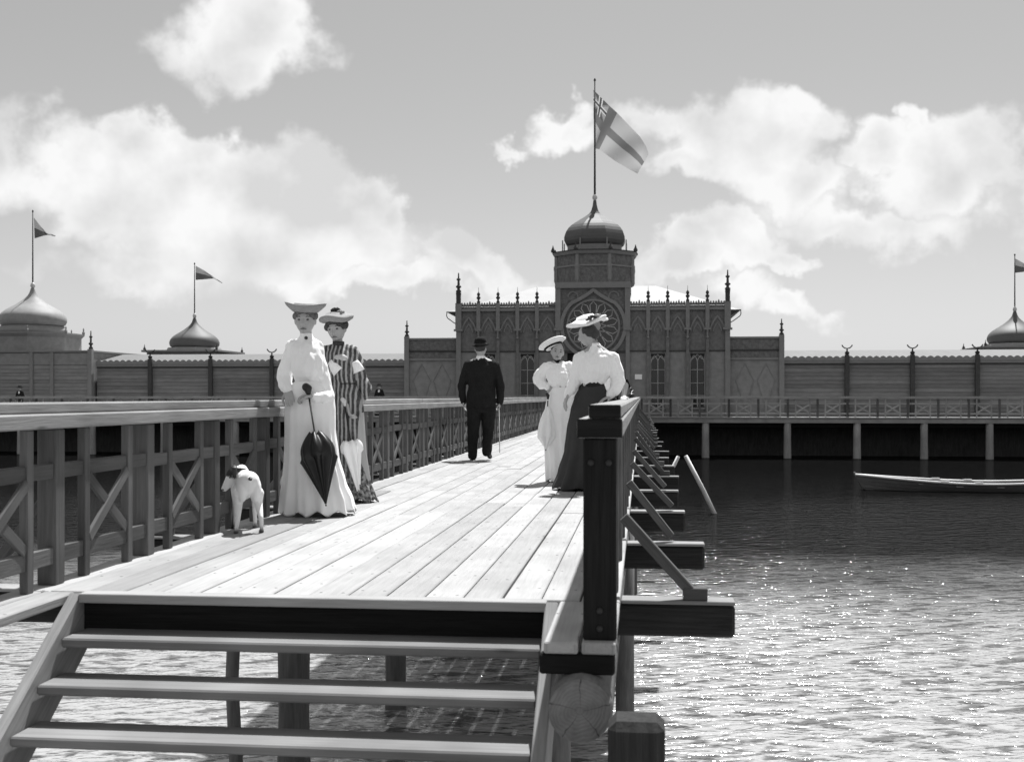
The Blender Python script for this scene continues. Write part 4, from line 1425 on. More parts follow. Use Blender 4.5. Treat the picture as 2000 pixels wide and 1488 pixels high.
def stand_legs(p, pelvis, feet, r=1.0):
    """hips, legs and feet down to the ground (mostly under the skirt)"""
    pv_ = Vector(pelvis)
    for sx, ft in zip((-1, 1), feet):
        ft = Vector(ft)
        hip = pv_ + Vector((sx * .085, 0, -.04))
        knee = (hip + ft) / 2 + Vector((0, -.03, .02))
        p.g.chain([hip, knee, ft + Vector((0, .02, .08))], [.082 * r, .055 * r, .038 * r])
        p.g.cap(ft + Vector((0, .06, .045)), .036 * r, ft + Vector((0, -.06, .032)), .027 * r)


# ------------------------------------------------------------------ woman in white with the black parasol
Y1 = 9.28
p = Person('woman in white with upturned grey hat leaning on the left railing, holding a black parasol', 618, 998, Y1)
hc = p.J(596, 625)
hr = rotm(6, 6, 0)
head_geo(p.g, hc, hr, 1.07)
nb = p.J(598, 662, .02)
p.g.cap(nb, .05, hc + Vector((0, .015, -.07)), .047)
waist, pel = p.J(604, 740, .0), p.J(604, 800, .0)
p.g.loft([(pel, .15, .10), (p.J(604, 770), .13, .095), (waist, .095, .075), (p.J(601, 708), .105, .085), (p.J(598, 692, .01), .09, .06), (nb, .045, .045)])
shR, shL = p.J(572, 676, .02), p.J(619, 676, .02)
elR, elL = p.J(556, 738, .05), p.J(641, 774, -.02)
wrR, wrL = p.J(563, 764, -.10), p.J(614, 776, -.17)
p.g.chain([nb + Vector((0, 0, -.04)), shR], [.03, .03]); p.g.chain([nb + Vector((0, 0, -.04)), shL], [.03, .03])
p.g.chain([shR, elR, wrR], [.04, .035, .026]); p.g.chain([shL, elL, wrL], [.04, .035, .026])
hand_geo(p.g, wrR, (.25, -.6, -.45), (0.2, .5, -.8), 1, .35)
hand_geo(p.g, wrL, (-.9, -.15, .05), (0, -.3, -1), -1, 1.05)
stand_legs(p, pel, [p.J(600, 994), p.J(645, 994)])
p.done()
p.face(hc, hr, 1.07)
g = Geo().ell(hc + hr @ Vector((0, .022, .045)), (.086, .092, .080), hr)
for k in range(16):
    a = k * math.pi * 2 / 16
    fr_ = max(0, -math.sin(a)) ** 2
    g.ell(hc + hr @ Vector((.080 * math.cos(a), .010 + .090 * math.sin(a), .030 + .038 * fr_ + .006 * math.sin(3 * a))), (.026, .026, .032 - .012 * fr_), hr, 10, 8)
p.part('hair', g.skin(.007, 2), 'hair_fair')
# blouse with full sleeves and high collar
g = Geo()
g.loft([(p.J(604, 745), .112, .092), (p.J(604, 737, -.02), .128, .112), (p.J(602, 722, -.03), .135, .128), (p.J(601, 703, -.02), .135, .120), (p.J(599, 680, .0), .128, .09), (p.J(598, 666, .015), .085, .064), (p.J(598, 657, .012), .053, .053), (p.J(597, 650, .01), .050, .050)])
g.chain([p.J(592, 670, .02), shR, p.J(560, 717, .03), elR, p.J(557, 752, -.03), wrR], [.045, .056, .062, .062, .055, .036])
g.chain([p.J(604, 670, .02), shL, p.J(629, 726, .0), elL, p.J(630, 777, -.11), wrL], [.045, .052, .052, .055, .05, .036])
p.part('blouse', g.skin(.008, 2, .011, 13, 1.0), 'white_cotton')
p.part('brooch', lathe([(.014, 0), (.014, .006), (.008, .01)], 12), 'dark_flower', Matrix.Translation(p.J(598, 660, -.056)) @ Matrix.Rotation(R(90), 4, 'X'))
g = Geo().loft([(p.J(604, 744), .117, .098), (p.J(604, 736), .117, .098)])
p.part('belt', mesh('belt', g.V, g.F, True), 'white_linen')
p.part('skirt', skirt([(740, 581, 628), (752, 570, 640), (775, 560, 652), (800, 557, 654), (840, 558, 654), (890, 558, 660), (940, 556, 673), (975, 553, 686), (998, 552, 691)],
                      Y1, .80, 11, .12, p.b, 3, hem_ruffle=.012), 'white_linen')
prof = [(.088, -.012), (.100, -.006), (.125, .012), (.152, .036), (.163, .058), (.158, .062), (.146, .046), (.118, .026), (.100, .022), (.097, .055), (.088, .066), (.03, .068)]
hatm = hat_mat(hc, rotm(6, 2, 2), (0, .005, .066))
h_ = p.part('hat', disc_hat(prof, wav=.12, lobes=2, seed=4, oval=1.05), 'straw', hatm)
rb = disc_hat([(.101, .024), (.103, .026), (.1, .05), (.098, .05)], 40)
put('ribbon', rb, 'dark_flower', h_, None, True)
for sx in (-1, 1):
    g = Geo().cap((0, .03, .03), .036, (0, -.10, .02), .026)
    p.part('shoe', g.skin(.006, 1), 'white_cotton', Matrix.Translation(p.J(600 if sx < 0 else 645, 996, -.03)))

def parasol(label, top, tip, can0, rmax, mat, ribs=8, seed=0, handle='leather', knob_r=.03, wide=.34, tilt=None):
    """furled sunshade held point down: shaft, loosely gathered canopy, ferrule, handle"""
    top, tip = Vector(top), Vector(tip)
    base = Vector((tip.x, tip.y, 0))
    o = thing('parasol', base, label, 'parasol')
    ax = (tip - top)
    L = ax.length
    ax.normalize()
    u = Vector((0, 1, 0)).cross(ax).normalized()
    v = ax.cross(u)
    put('shaft', tube([top - base, tip - base], [.007, .006], 8), 'iron', o, None, True)
    rg = random.Random(seed)
    n, m = ribs * 8, 26
    V, Fc = [], []
    lens = [rg.uniform(-.02, .02) for _ in range(ribs)]
    for i in range(m + 1):
        f = i / m
        for k in range(n):
            a = 2 * math.pi * k / n
            rib = .5 + .5 * math.cos(a * ribs)
            prof_ = (math.sin(min(1, (f + .08) / wide) * math.pi / 2) if f < wide else 1 - ((f - wide) / (1 - wide)) ** .9 * .965)
            r = rmax * prof_ * (.62 + .38 * rib) * (1 + .18 * math.sin(a * 2 + seed))
            if f < wide:
                r = rmax * (.16 + (prof_ - .16) * (.72 + .28 * rib))
            s0 = can0 + (1 - can0) * .97 * f + (.03 * (1 - rib) if f < .3 else 0) * (1 - f / .3 if f < .3 else 0)
            V.append(top - base + ax * (L * s0) + (u * math.cos(a) + v * math.sin(a)) * max(r, .008))
    for i in range(m):
        for k in range(n):
            k2 = (k + 1) % n
            Fc.append((i * n + k, i * n + k2, (i + 1) * n + k2, (i + 1) * n + k))
    Fc.append(tuple(reversed(range(n)))); Fc.append(tuple(range(m * n, (m + 1) * n)))
    put('canopy', mesh('canopy', V, Fc, True), mat, o, None, True)
    put('ferrule', tube([tip - base - ax * .05, tip - base], [.009, .005], 8), 'gilt', o, None, True)
    g = Geo().cap(top - base - ax * .02, knob_r * .6, top - base - ax * .055, knob_r, 12).ell(top - base - ax * .07 + u * .012, (knob_r * .9,) * 3)
    put('handle', g.skin(.005, 1), handle, o, None, True)
    return o
parasol('furled black parasol held point down in front of the woman in white', p.b + p.J(603, 772, -.20), W(637, 988, Y1 - .34) * 1.0, .33, .140, 'black_silk', 7, 2, knob_r=.036, wide=.36)

# ------------------------------------------------------------------ woman in the striped dress
Y2 = 10.45
p = Person('woman in dark striped dress with white cuffs and flowered grey hat at the left railing', 700, 975, Y2)
p.dx = 6
hc = p.J(651, 642)
hr = rotm(-4, 10, -6)
head_geo(p.g, hc, hr, 1.07)
nb = p.J(656, 680, .02)
p.g.cap(nb, .048, hc + Vector((0, .015, -.07)), .045)
waist, pel = p.J(666, 745), p.J(670, 800)
p.g.loft([(pel, .15, .10), (waist, .095, .075), (p.J(661, 712), .12, .09), (p.J(657, 690, .01), .13, .07), (nb, .05, .045)])
shR, shL = p.J(632, 688, .02), p.J(681, 688, .02)
elR, elL = p.J(634, 735, .0), p.J(697, 738, .06)
wrR, wrL = p.J(672, 792, -.10), p.J(704, 775, .05)
p.g.chain([nb, shR], [.05, .05]); p.g.chain([nb, shL], [.05, .05])
p.g.chain([shR, elR, wrR], [.045, .037, .026]); p.g.chain([shL, elL, wrL], [.045, .037, .026])
hand_geo(p.g, wrR, (.3, -.25, -.9), (.9, .2, .1), 1, .9)
hand_geo(p.g, wrL, (-.2, -.1, -.95), (-1, 0, .2), -1, .4)
stand_legs(p, pel, [p.J(690, 972), p.J(712, 972)])
p.done()
p.face(hc, hr, 1.07)
g = Geo().ell(hc + hr @ Vector((0, .022, .042)), (.088, .094, .085), hr)
for k in range(14):
    a = k * math.pi * 2 / 14
    fr_ = max(0, -math.sin(a)) ** 2
    g.ell(hc + hr @ Vector((.084 * math.cos(a), .010 + .092 * math.sin(a), .020 + .046 * fr_ + .006 * math.sin(3 * a))), (.03, .028, .038 - .016 * fr_), hr, 10, 8)
p.part('hair', g.skin(.007, 2), 'hair')
g = Geo()
g.loft([(p.J(666, 750), .108, .09), (p.J(666, 740, -.02), .12, .108), (p.J(663, 722, -.03), .132, .125), (p.J(660, 706, -.02), .135, .118), (p.J(657, 688), .138, .09), (p.J(656, 678, .015), .085, .064), (p.J(655, 670, .012), .05, .05)])
g.chain([p.J(648, 684, .02), shR, p.J(631, 712, .02), elR], [.06, .07, .07, .066])
g.chain([p.J(664, 684, .02), shL, p.J(691, 712, .04), elL], [.06, .07, .07, .066])
p.part('bodice', g.skin(.009, 3, .006, 10, 5.0), 'striped_cloth')
g = Geo().chain([p.J(640, 733, -.01), p.J(652, 750, -.05), p.J(668, 782, -.09)], [.055, .06, .04])
p.part('sleeve', g.skin(.009, 3, .008, 12, 2.0), 'striped_cloth')
g = Geo().chain([p.J(699, 742, .06), p.J(706, 758, .06), p.J(705, 772, .05)], [.062, .068, .045])
p.part('sleeve', g.skin(.009, 3, .008, 12, 3.0), 'striped_cloth')
for (a, b_, s_) in ((p.J(640, 706, -.10), p.J(655, 727, -.13), 1), (p.J(686, 706, -.07), p.J(695, 726, -.06), 2)):
    p.part('cuff', tube([a, a * .7 + b_ * .3, a * .3 + b_ * .7, b_], [.034, .046, .054, .060], 18, True, .6), 'white_cotton')
p.part('yoke', Geo().ell(p.J(658, 700, -.105), (.068, .022, .042), rotm(0, -20, 0)).skin(.006, 2, .004, 20), 'yoke_lace')
g = Geo().loft([(p.J(655.5, 675), .054, .054), (p.J(655, 667), .053, .053)])
p.part('collar_ribbon', mesh('collar', g.V, g.F, True), 'dark_flower')
g = Geo().loft([(p.J(666, 750), .114, .097), (p.J(666, 742), .114, .097)])
p.part('belt', mesh('belt', g.V, g.F, True), 'leather')
p.part('skirt', skirt([(746, 652, 694), (770, 646, 706), (800, 646, 710), (850, 648, 711), (900, 653, 714), (940, 658, 722), (962, 661, 730), (975, 661, 736)],
                      Y2, .8, 7, .11, p.b, 8, hem_ruffle=.02), 'striped_cloth')
prof = [(.085, -.016), (.12, -.012), (.150, .004), (.158, .024), (.150, .040), (.12, .050), (.10, .056), (.085, .075), (.03, .084)]
hatm = hat_mat(hc, rotm(-4, 4, -2), (.0, .005, .072))
h_ = p.part('hat', disc_hat(prof, wav=.10, lobes=3, seed=1), 'straw', hatm)
put('hat_flower', flower(.055, 3), 'dark_flower', h_, Matrix.Translation((.01, -.02, .085)), True)
put('hat_flower', flower(.04, 5), 'pale_flower', h_, Matrix.Translation((.05, -.03, .07)), True)
parasol('furled white parasol with its point on the planks beside the striped dress', p.b + p.J(668, 795, -.16), W(704, 980, Y2 - .10), .34, .105, 'white_cotton', 6, 5, wide=.20, knob_r=.022, handle='cane_wood')

# ------------------------------------------------------------------ man walking away
Y3 = 17.6
p = Person('man in black suit and bowler hat walking away along the pier', 938, 898, Y3)
hc = p.J(939, 681)
hr = rotm(172, 2, 0)
head_geo(p.g, hc, hr, 1.1)
nb = p.J(939, 702)
p.g.cap(nb, .06, hc + Vector((0, -.01, -.07)), .056)
waist, pel = p.J(940, 755), p.J(940, 795)
p.g.loft([(pel, .16, .11), (waist, .14, .10), (p.J(940, 728), .165, .11), (p.J(940, 712), .17, .09), (nb, .06, .055)])
shL, shR = p.J(914, 714), p.J(966, 714)
elL, elR = p.J(903, 752, .02), p.J(977, 752, .04)
wrL, wrR = p.J(905, 783, .05), p.J(976, 785, .06)
p.g.chain([nb, shR], [.06, .055]); p.g.chain([nb, shL], [.06, .055])
p.g.chain([shR, elR, wrR], [.05, .042, .03]); p.g.chain([shL, elL, wrL], [.05, .042, .03])
hand_geo(p.g, wrL, (.05, .1, -1), (1, 0, 0), -1, .5)
hand_geo(p.g, wrR, (-.05, .1, -1), (-1, 0, 0), 1, .95)
hipL, hipR = p.J(926, 800), p.J(954, 800)
knL, knR = p.J(924, 846, .03), p.J(953, 844, .12)
anL, anR = p.J(923, 887, -.02), p.J(951, 880, -.10)
p.g.chain([hipL, knL, anL], [.09, .062, .045]); p.g.chain([hipR, knR, anR], [.09, .062, .045])
ftL, ftR = Vector((anL.x, anL.y, .04)), p.J(952, 886, -.04)
p.g.cap(ftL, .035, ftL + Vector((-.01, .14, -.012)), .028)
p.g.cap(ftR + Vector((0, -.04, .03)), .035, ftR + Vector((.02, .09, -.055)), .028)
p.done(.008)
p.part('hair', Geo().ell(hc + hr @ Vector((0, .018, .022)), (.087, .097, .098), hr).skin(.007, 2), 'hair')
p.part('collar', Geo().loft([(nb + Vector((0, 0, -.01)), .075, .072), (nb + Vector((0, 0, .055)), .066, .064)]).skin(.006, 1), 'white_cotton')
g = Geo()
g.loft([(p.J(940, 796), .225, .15), (p.J(940, 780), .222, .15), (p.J(940, 755), .205, .14), (p.J(940, 730), .222, .145), (p.J(940, 714), .225, .115), (p.J(939, 705), .14, .085), (p.J(939, 700), .085, .075)])
g.chain([p.J(928, 711), shL, elL, p.J(903, 772, .04), wrL], [.07, .078, .068, .058, .05])
g.chain([p.J(950, 711), shR, elR, p.J(978, 772, .05), wrR], [.07, .078, .068, .058, .05])
p.part('jacket', g.skin(.010, 2, .016, 9, 4.0), 'black_suit')
g = Geo()
g.loft([(p.J(940, 806), .17, .12), (p.J(940, 790), .185, .13)])
g.chain([hipL, knL, (knL + anL) / 2 + Vector((0, 0, 0)), anL + Vector((0, 0, -.02))], [.115, .088, .078, .075])
g.chain([hipR, knR, (knR + anR) / 2, anR + Vector((0, 0, -.01))], [.115, .088, .078, .075])
p.part('trousers', g.skin(.010, 2, .013, 10, 7.0), 'black_suit')
for ft, dv in ((ftL, Vector((-.01, .17, -.008))), (ftR + Vector((0, -.05, .035)), Vector((.03, .13, -.085)))):
    p.part('shoe', Geo().chain([ft + Vector((0, -.02, 0)), ft + dv * .5, ft + dv], [.042, .042, .034]).skin(.006, 1), 'leather')
bow = [(.085, -.03), (.118, -.026), (.128, -.014), (.126, -.008), (.116, -.016), (.090, -.020), (.092, .015), (.090, .05), (.078, .085), (.05, .108), (.015, .115)]
hb = p.part('hat', disc_hat(bow, wav=.08, lobes=2, seed=3, oval=1.12), 'black_felt', hat_mat(hc, rotm(172, -4, 3), (0, .0, .065)))
put('hat_band', disc_hat([(.093, -.016), (.096, -.012), (.096, .012), (.093, .016)], 36, oval=1.12), 'leather', hb, None, True)
cn = thing('walking_cane', (p.b.x + .27, Y3 + .1, 0), 'thin pale walking cane in the right hand of the man in black', 'cane')
c0 = p.b + wrR + Vector((-.015, .015, -.085))
c1 = W(976, 884, Y3 - .05)
put('shaft', tube([c0 + Vector((0, 0, .05)), c1], [.009, .007], 8), 'cane_wood', cn)
put('crook', tube([c0 + Vector((0, 0, .05)), c0 + Vector((0, .01, .09)), c0 + Vector((0, .05, .11)), c0 + Vector((0, .085, .09)), c0 + Vector((0, .09, .06))], .012, 8), 'cane_wood', cn)

# ------------------------------------------------------------------ girl in white with the tilted sailor hat
Y4 = 13.25
p = Person('girl in white dress and tilted white sailor hat, hand on hip, facing the camera', 1098, 944, Y4)
hc = p.J(1089, 687)
hr = rotm(8, 4, 8)
head_geo(p.g, hc, hr, .93)
nb = p.J(1089, 709, .01)
p.g.cap(nb, .042, hc + Vector((0, .012, -.06)), .04)
waist, pel = p.J(1095, 752), p.J(1094, 792)
p.g.loft([(pel, .14, .095), (waist, .09, .075), (p.J(1091, 728), .11, .085), (p.J(1090, 716), .115, .065), (nb, .045, .042)])
shR, shL = p.J(1067, 718), p.J(1112, 718)
elR, elL = p.J(1052, 740, .06), p.J(1121, 750, .05)
wrR, wrL = p.J(1068, 756, -.05), p.J(1113, 776, -.05)
p.g.chain([nb, shR], [.045, .042]); p.g.chain([nb, shL], [.045, .042])
p.g.chain([shR, elR, wrR], [.04, .033, .024]); p.g.chain([shL, elL, wrL], [.04, .033, .024])
hand_geo(p.g, wrR, (.8, .1, -.4), (.2, .9, -.2), 1, .35, .92)
hand_geo(p.g, wrL, (-.3, -.3, -.8), (-.8, .4, 0), -1, .5, .92)
stand_legs(p, pel, [p.J(1092, 941), p.J(1112, 941)], .92)
p.done()
p.face(hc, hr, .93)
g = Geo().ell(hc + hr @ Vector((0, .025, .030)), (.078, .085, .085), hr)
g.ell(hc + hr @ Vector((.05, .05, -.03)), (.035, .04, .06), hr)
p.part('hair', g.skin(.007, 2), 'hair')
g = Geo()
g.loft([(p.J(1095, 757), .10, .085), (p.J(1095, 750, -.02), .135, .12), (p.J(1094, 740, -.03), .15, .135), (p.J(1092, 728, -.02), .145, .12), (p.J(1090, 717), .135, .09), (p.J(1089, 710, .01), .08, .065)])
g.chain([p.J(1084, 717), shR, p.J(1058, 730, .03), elR, p.J(1058, 750, .0), wrR], [.06, .068, .072, .07, .06, .036])
g.chain([p.J(1096, 717), shL, p.J(1117, 734, .03), elL, p.J(1118, 764, .0), wrL], [.06, .068, .07, .066, .055, .034])
p.part('blouse', g.skin(.008, 2, .012, 13, 8.0), 'white_cotton')
g = Geo().loft([(nb + Vector((0, .005, -.005)), .052, .052), (nb + Vector((0, .003, .035)), .046, .047)])
p.part('collar_ribbon', mesh('collar', g.V, g.F, True), 'black_felt')
g = Geo().loft([(p.J(1096, 757), .106, .092), (p.J(1096, 751), .106, .092)])
p.part('belt', mesh('belt', g.V, g.F, True), 'leather')
p.part('skirt', skirt([(754, 1078, 1114), (770, 1070, 1120), (800, 1064, 1124), (850, 1062, 1128), (900, 1066, 1134), (944, 1068, 1140)], Y4, .85, 9, .13, p.b, 13, hem_ruffle=.012), 'white_linen')
prof = [(.075, -.02), (.09, -.018), (.105, .0), (.150, .022), (.165, .036), (.158, .048), (.12, .056), (.05, .06)]
hm = hat_mat(hc, rotm(8, -14, -22), (-.02, .01, .085))
hh = p.part('hat', disc_hat(prof, wav=.05, lobes=2, seed=6), 'white_cotton', hm)
put('ribbon', disc_hat([(.094, -.016), (.103, -.012), (.112, .0), (.10, .0)], 40), 'black_felt', hh, None, True)
put('pompon', Geo().ell((.155, .0, .035), (.02, .02, .018)).skin(.005, 1), 'white_cotton', hh, None, True)
parasol('furled white parasol hanging at the left side of the girl in white', p.b + p.J(1070, 782, -.14), W(1066, 880, Y4 - .18), .12, .10, 'white_linen', 6, 9, wide=.72, knob_r=.02)

# ------------------------------------------------------------------ woman in white blouse and grey skirt at the right railing
Y5 = 12.15
p = Person('woman in white blouse, grey skirt and broad white flowered hat leaning on the right railing', 1148, 955, Y5)
hc = p.J(1147, 655)
hr = rotm(-118, 8, 6)
head_geo(p.g, hc, hr, 1.0)
nb = p.J(1163, 679)
p.g.cap(nb, .05, hc + Vector((.03, .0, -.06)), .047)
waist, pel = p.J(1158, 748), p.J(1155, 795)
p.g.loft([(pel, .15, .11), (waist, .095, .085), (p.J(1163, 715), .13, .10), (p.J(1164, 696), .14, .075), (nb, .05, .05)])
shL, shR = p.J(1133, 702), p.J(1196, 702)
elL, elR = p.J(1124, 742, -.03), p.J(1207, 745, .0)
wrL, wrR = p.J(1108, 772, -.10), p.J(1188, 774, -.05)
p.g.chain([nb, shR], [.055, .05]); p.g.chain([nb, shL], [.055, .05])
p.g.chain([shR, elR, wrR], [.047, .038, .027]); p.g.chain([shL, elL, wrL], [.047, .038, .027])
hand_geo(p.g, wrL, (-.25, -.2, -.9), (.8, .3, 0), 1, .45)
hand_geo(p.g, wrR, (-.5, -.55, -.25), (0, .1, -1), -1, .3)
stand_legs(p, pel, [p.J(1118, 954), p.J(1165, 954)])
p.done()
p.face(hc, hr)
g = Geo().ell(hc + hr @ Vector((0, .03, .035)), (.082, .088, .085), hr)
g.ell(hc + hr @ Vector((0, .095, .0)), (.055, .05, .055), hr)
p.part('hair', g.skin(.007, 2), 'hair')
g = Geo()
g.loft([(p.J(1157, 752), .115, .105), (p.J(1157, 743), .15, .13), (p.J(1160, 728), .178, .15), (p.J(1163, 712), .182, .145), (p.J(1164, 698), .175, .115), (p.J(1164, 686), .10, .08), (p.J(1163, 676), .056, .056), (p.J(1161, 670), .053, .053)])
g.chain([p.J(1150, 696), shL, p.J(1128, 724, -.02), elL, p.J(1116, 760, -.07), wrL], [.07, .078, .076, .07, .058, .036])
g.chain([p.J(1178, 696), shR, p.J(1203, 724, .0), elR, p.J(1200, 762, -.02), wrR], [.07, .08, .078, .074, .064, .038])
p.part('blouse', g.skin(.008, 2, .012, 12, 11.0), 'white_cotton')
g = Geo().loft([(p.J(1157, 756), .122, .112), (p.J(1157, 746), .122, .112)])
bt = p.part('belt', mesh('belt', g.V, g.F, True), 'dark_skirt')
put('buckle', Geo().ell(p.J(1142, 751, -.085), (.018, .012, .018)).skin(.005, 1), 'gilt', bt, None, True)
p.part('skirt', skirt([(752, 1134, 1181), (775, 1122, 1190), (800, 1115, 1194), (840, 1108, 1197), (880, 1104, 1200), (920, 1092, 1204), (952, 1080, 1208)], Y5, .85, 8, .11, p.b, 21), 'grey_skirt')
prof = [(.075, -.02), (.12, -.012), (.185, .004), (.212, .018), (.205, .030), (.15, .040), (.10, .060), (.085, .085), (.03, .092)]
hm = hat_mat(p.J(1146, 634), rotm(-100, 6, 0) , (0, 0, 0))
hm = Matrix.Translation(p.J(1146, 632)) @ Matrix.Rotation(R(-14), 4, 'Y') @ Matrix.Rotation(R(8), 4, 'X')
hh = p.part('hat', disc_hat(prof, wav=.16, lobes=3, seed=9, oval=.92), 'white_cotton', hm)
for i, (x, y, z, r, mt) in enumerate(((.07, -.14, .05, .05, 'dark_flower'), (.12, -.10, .05, .045, 'pale_flower'), (.03, -.17, .04, .035, 'dark_flower'), (.15, -.03, .045, .045, 'dark_flower'))):
    put('hat_flower', flower(r, 20 + i), mt, hh, Matrix.Translation((x, y, z)), True)
put('bow', Geo().ell((.17, -.05, .012), (.07, .04, .022), rotm(20, 0, 20)).skin(.008, 1, .01, 20), 'white_cotton', hh, None, True)
for px in (1112, 1150):
    p.part('shoe', Geo().chain([p.J(px + 14, 953, .06) + Vector((0, 0, .02)), p.J(px, 954, -.16) + Vector((0, 0, .01))], [.036, .028]).skin(.006, 1), 'leather')

# ------------------------------------------------------------------ companion mostly hidden behind her
Y6 = 14.1
p = Person('child in white blouse half hidden behind the woman in grey skirt, forearm on the railing', 1190, 930, Y6)
hc = p.J(1174, 713)
hr = rotm(-20, 10, 0)
head_geo(p.g, hc, hr, .9)
nb = p.J(1177, 734)
p.g.cap(nb, .042, hc + Vector((0, .012, -.06)), .04)
waist, pel = p.J(1184, 772), p.J(1186, 806)
p.g.loft([(pel, .13, .095), (waist, .09, .075), (p.J(1181, 752), .11, .085), (p.J(1179, 742), .11, .065), (nb, .045, .042)])
shR, shL = p.J(1160, 742), p.J(1200, 738)
elR, elL = p.J(1158, 766), p.J(1222, 752, .02)
wrR, wrL = p.J(1180, 776, -.08), p.J(1218, 775, -.08)
p.g.chain([nb, shR], [.045, .045]); p.g.chain([nb, shL], [.045, .045])
p.g.chain([shR, elR, wrR], [.042, .035, .026]); p.g.chain([shL, elL, wrL], [.042, .038, .028])
hand_geo(p.g, wrR, (.3, -.6, -.3), (0, 0, -1), 1, .4)
hand_geo(p.g, wrL, (.0, -.9, -.15), (0, 0, -1), -1, .4)
stand_legs(p, pel, [p.J(1182, 928), p.J(1198, 928)], .95)
p.done(.008)
p.face(hc, hr, .9)
p.part('hair', Geo().ell(hc + hr @ Vector((0, .02, .03)), (.075, .084, .085), hr).skin(.008, 2), 'hair')
g = Geo().loft([(p.J(1184, 776), .10, .09), (p.J(1183, 762), .125, .105), (p.J(1181, 752), .13, .10), (p.J(1179, 742), .12, .08), (nb, .055, .05)])
g.chain([p.J(1172, 741), shR, elR], [.05, .055, .05]); g.chain([p.J(1188, 739), shL, p.J(1214, 745, .01)], [.05, .055, .05])
p.part('blouse', g.skin(.010, 3, .006, 9), 'white_cotton')
p.part('sash', Geo().chain([p.J(1223, 744, .03), p.J(1227, 754, .03)], [.03, .026]).skin(.008, 1), 'black_felt')
p.part('skirt', skirt([(776, 1168, 1204), (806, 1160, 1212), (860, 1156, 1216), (930, 1152, 1222)], Y6, .85, 7, .07, p.b, 31, n=96, m=40), 'dark_skirt')
hb_ = thing('handbag', (RX, 17.9, .93), 'small dark handbag lying on the right railing', 'bag')
put('bag', Geo().ell((0, 0, .045), (.055, .075, .04)).cap((0, -.02, .08), .018, (.03, .03, .11), .016).skin(.006, 1), 'leather', hb_, None, True)
put('strap', tube([(-.01, -.05, .07), (-.01, -.04, .14), (0, 0, .165), (.01, .04, .14), (.01, .05, .07)], .007, 8), 'leather', hb_, None, True)

# ------------------------------------------------------------------ two visitors far off on the walkway
def far_person(px, py_hat, Y, label, dark):
    p = Person(label, px, 812, Y)
    zt = W(px, py_hat, Y).z
    k = (zt - .08) / 1.62
    hc = Vector((0, 0, 1.50 * k))
    hr = rotm(20, 0, 0)
    head_geo(p.g, hc, hr, k)
    nb = Vector((0, 0, 1.37 * k))
    p.g.cap(nb, .045 * k, hc + Vector((0, 0, -.06)), .045 * k)
    p.g.loft([((0, 0, .85 * k), .15 * k, .1 * k), ((0, 0, 1.0 * k), .11 * k, .085 * k), ((0, 0, 1.2 * k), .14 * k, .1 * k), ((0, 0, 1.32 * k), .14 * k, .07 * k), (nb, .05 * k, .05 * k)])
    for sx in (-1, 1):
        sh, e_, w_ = Vector((sx * .16, 0, 1.31)) * k, Vector((sx * .22, .02, 1.05)) * k, Vector((sx * .18, -.12, .90)) * k
        p.g.chain([sh, e_, w_], [.045 * k, .038 * k, .027 * k])
        hand_geo(p.g, w_, (0, -.5, -.8), (-sx, 0, 0), -sx, .5, k)
    stand_legs(p, (0, 0, .85 * k), [(-.08, 0, 0), (.08, 0, 0)], k)
    p.done(.012)
    p.part('hair', Geo().ell(hc + Vector((0, .02, .03)), (.08 * k, .088 * k, .09 * k)).skin(.012, 1), 'hair')
    g = Geo().loft([((0, 0, .98 * k), .13 * k, .11 * k), ((0, 0, 1.18 * k), .17 * k, .13 * k), ((0, 0, 1.32 * k), .165 * k, .095 * k), ((0, 0, 1.40 * k), .065 * k, .06 * k)])
    for sx in (-1, 1):
        g.chain([Vector((sx * .14, 0, 1.31)) * k, Vector((sx * .22, .02, 1.05)) * k, Vector((sx * .18, -.12, .92)) * k], [.07 * k, .06 * k, .045 * k])
    p.part('jacket', g.skin(.012, 2), dark)
    p.part('shirt_front', Geo().ell((0, -.105 * k, 1.29 * k), (.045 * k, .035 * k, .085 * k)).skin(.01, 1), 'white_cotton')
    V = []
    p.part('skirt', lathe([(.26 * k, .01), (.20 * k, .4), (.17 * k, .8), (.13 * k, 1.0)], 24), 'dark_skirt')
    p.part('hat', disc_hat([(.08, -.02), (.16, -.01), (.17, .005), (.10, .015), (.09, .09), (.03, .10)], 32), 'black_felt', Matrix.Translation(hc + Vector((0, 0, .07))))
far_person(741, 748, 56.4, 'distant person in dark hat with white shirt front behind the far left walkway railing', 'black_suit')
far_person(39, 752, 56.4, 'distant person in dark clothes by the corner pavilion at the far left', 'black_suit')

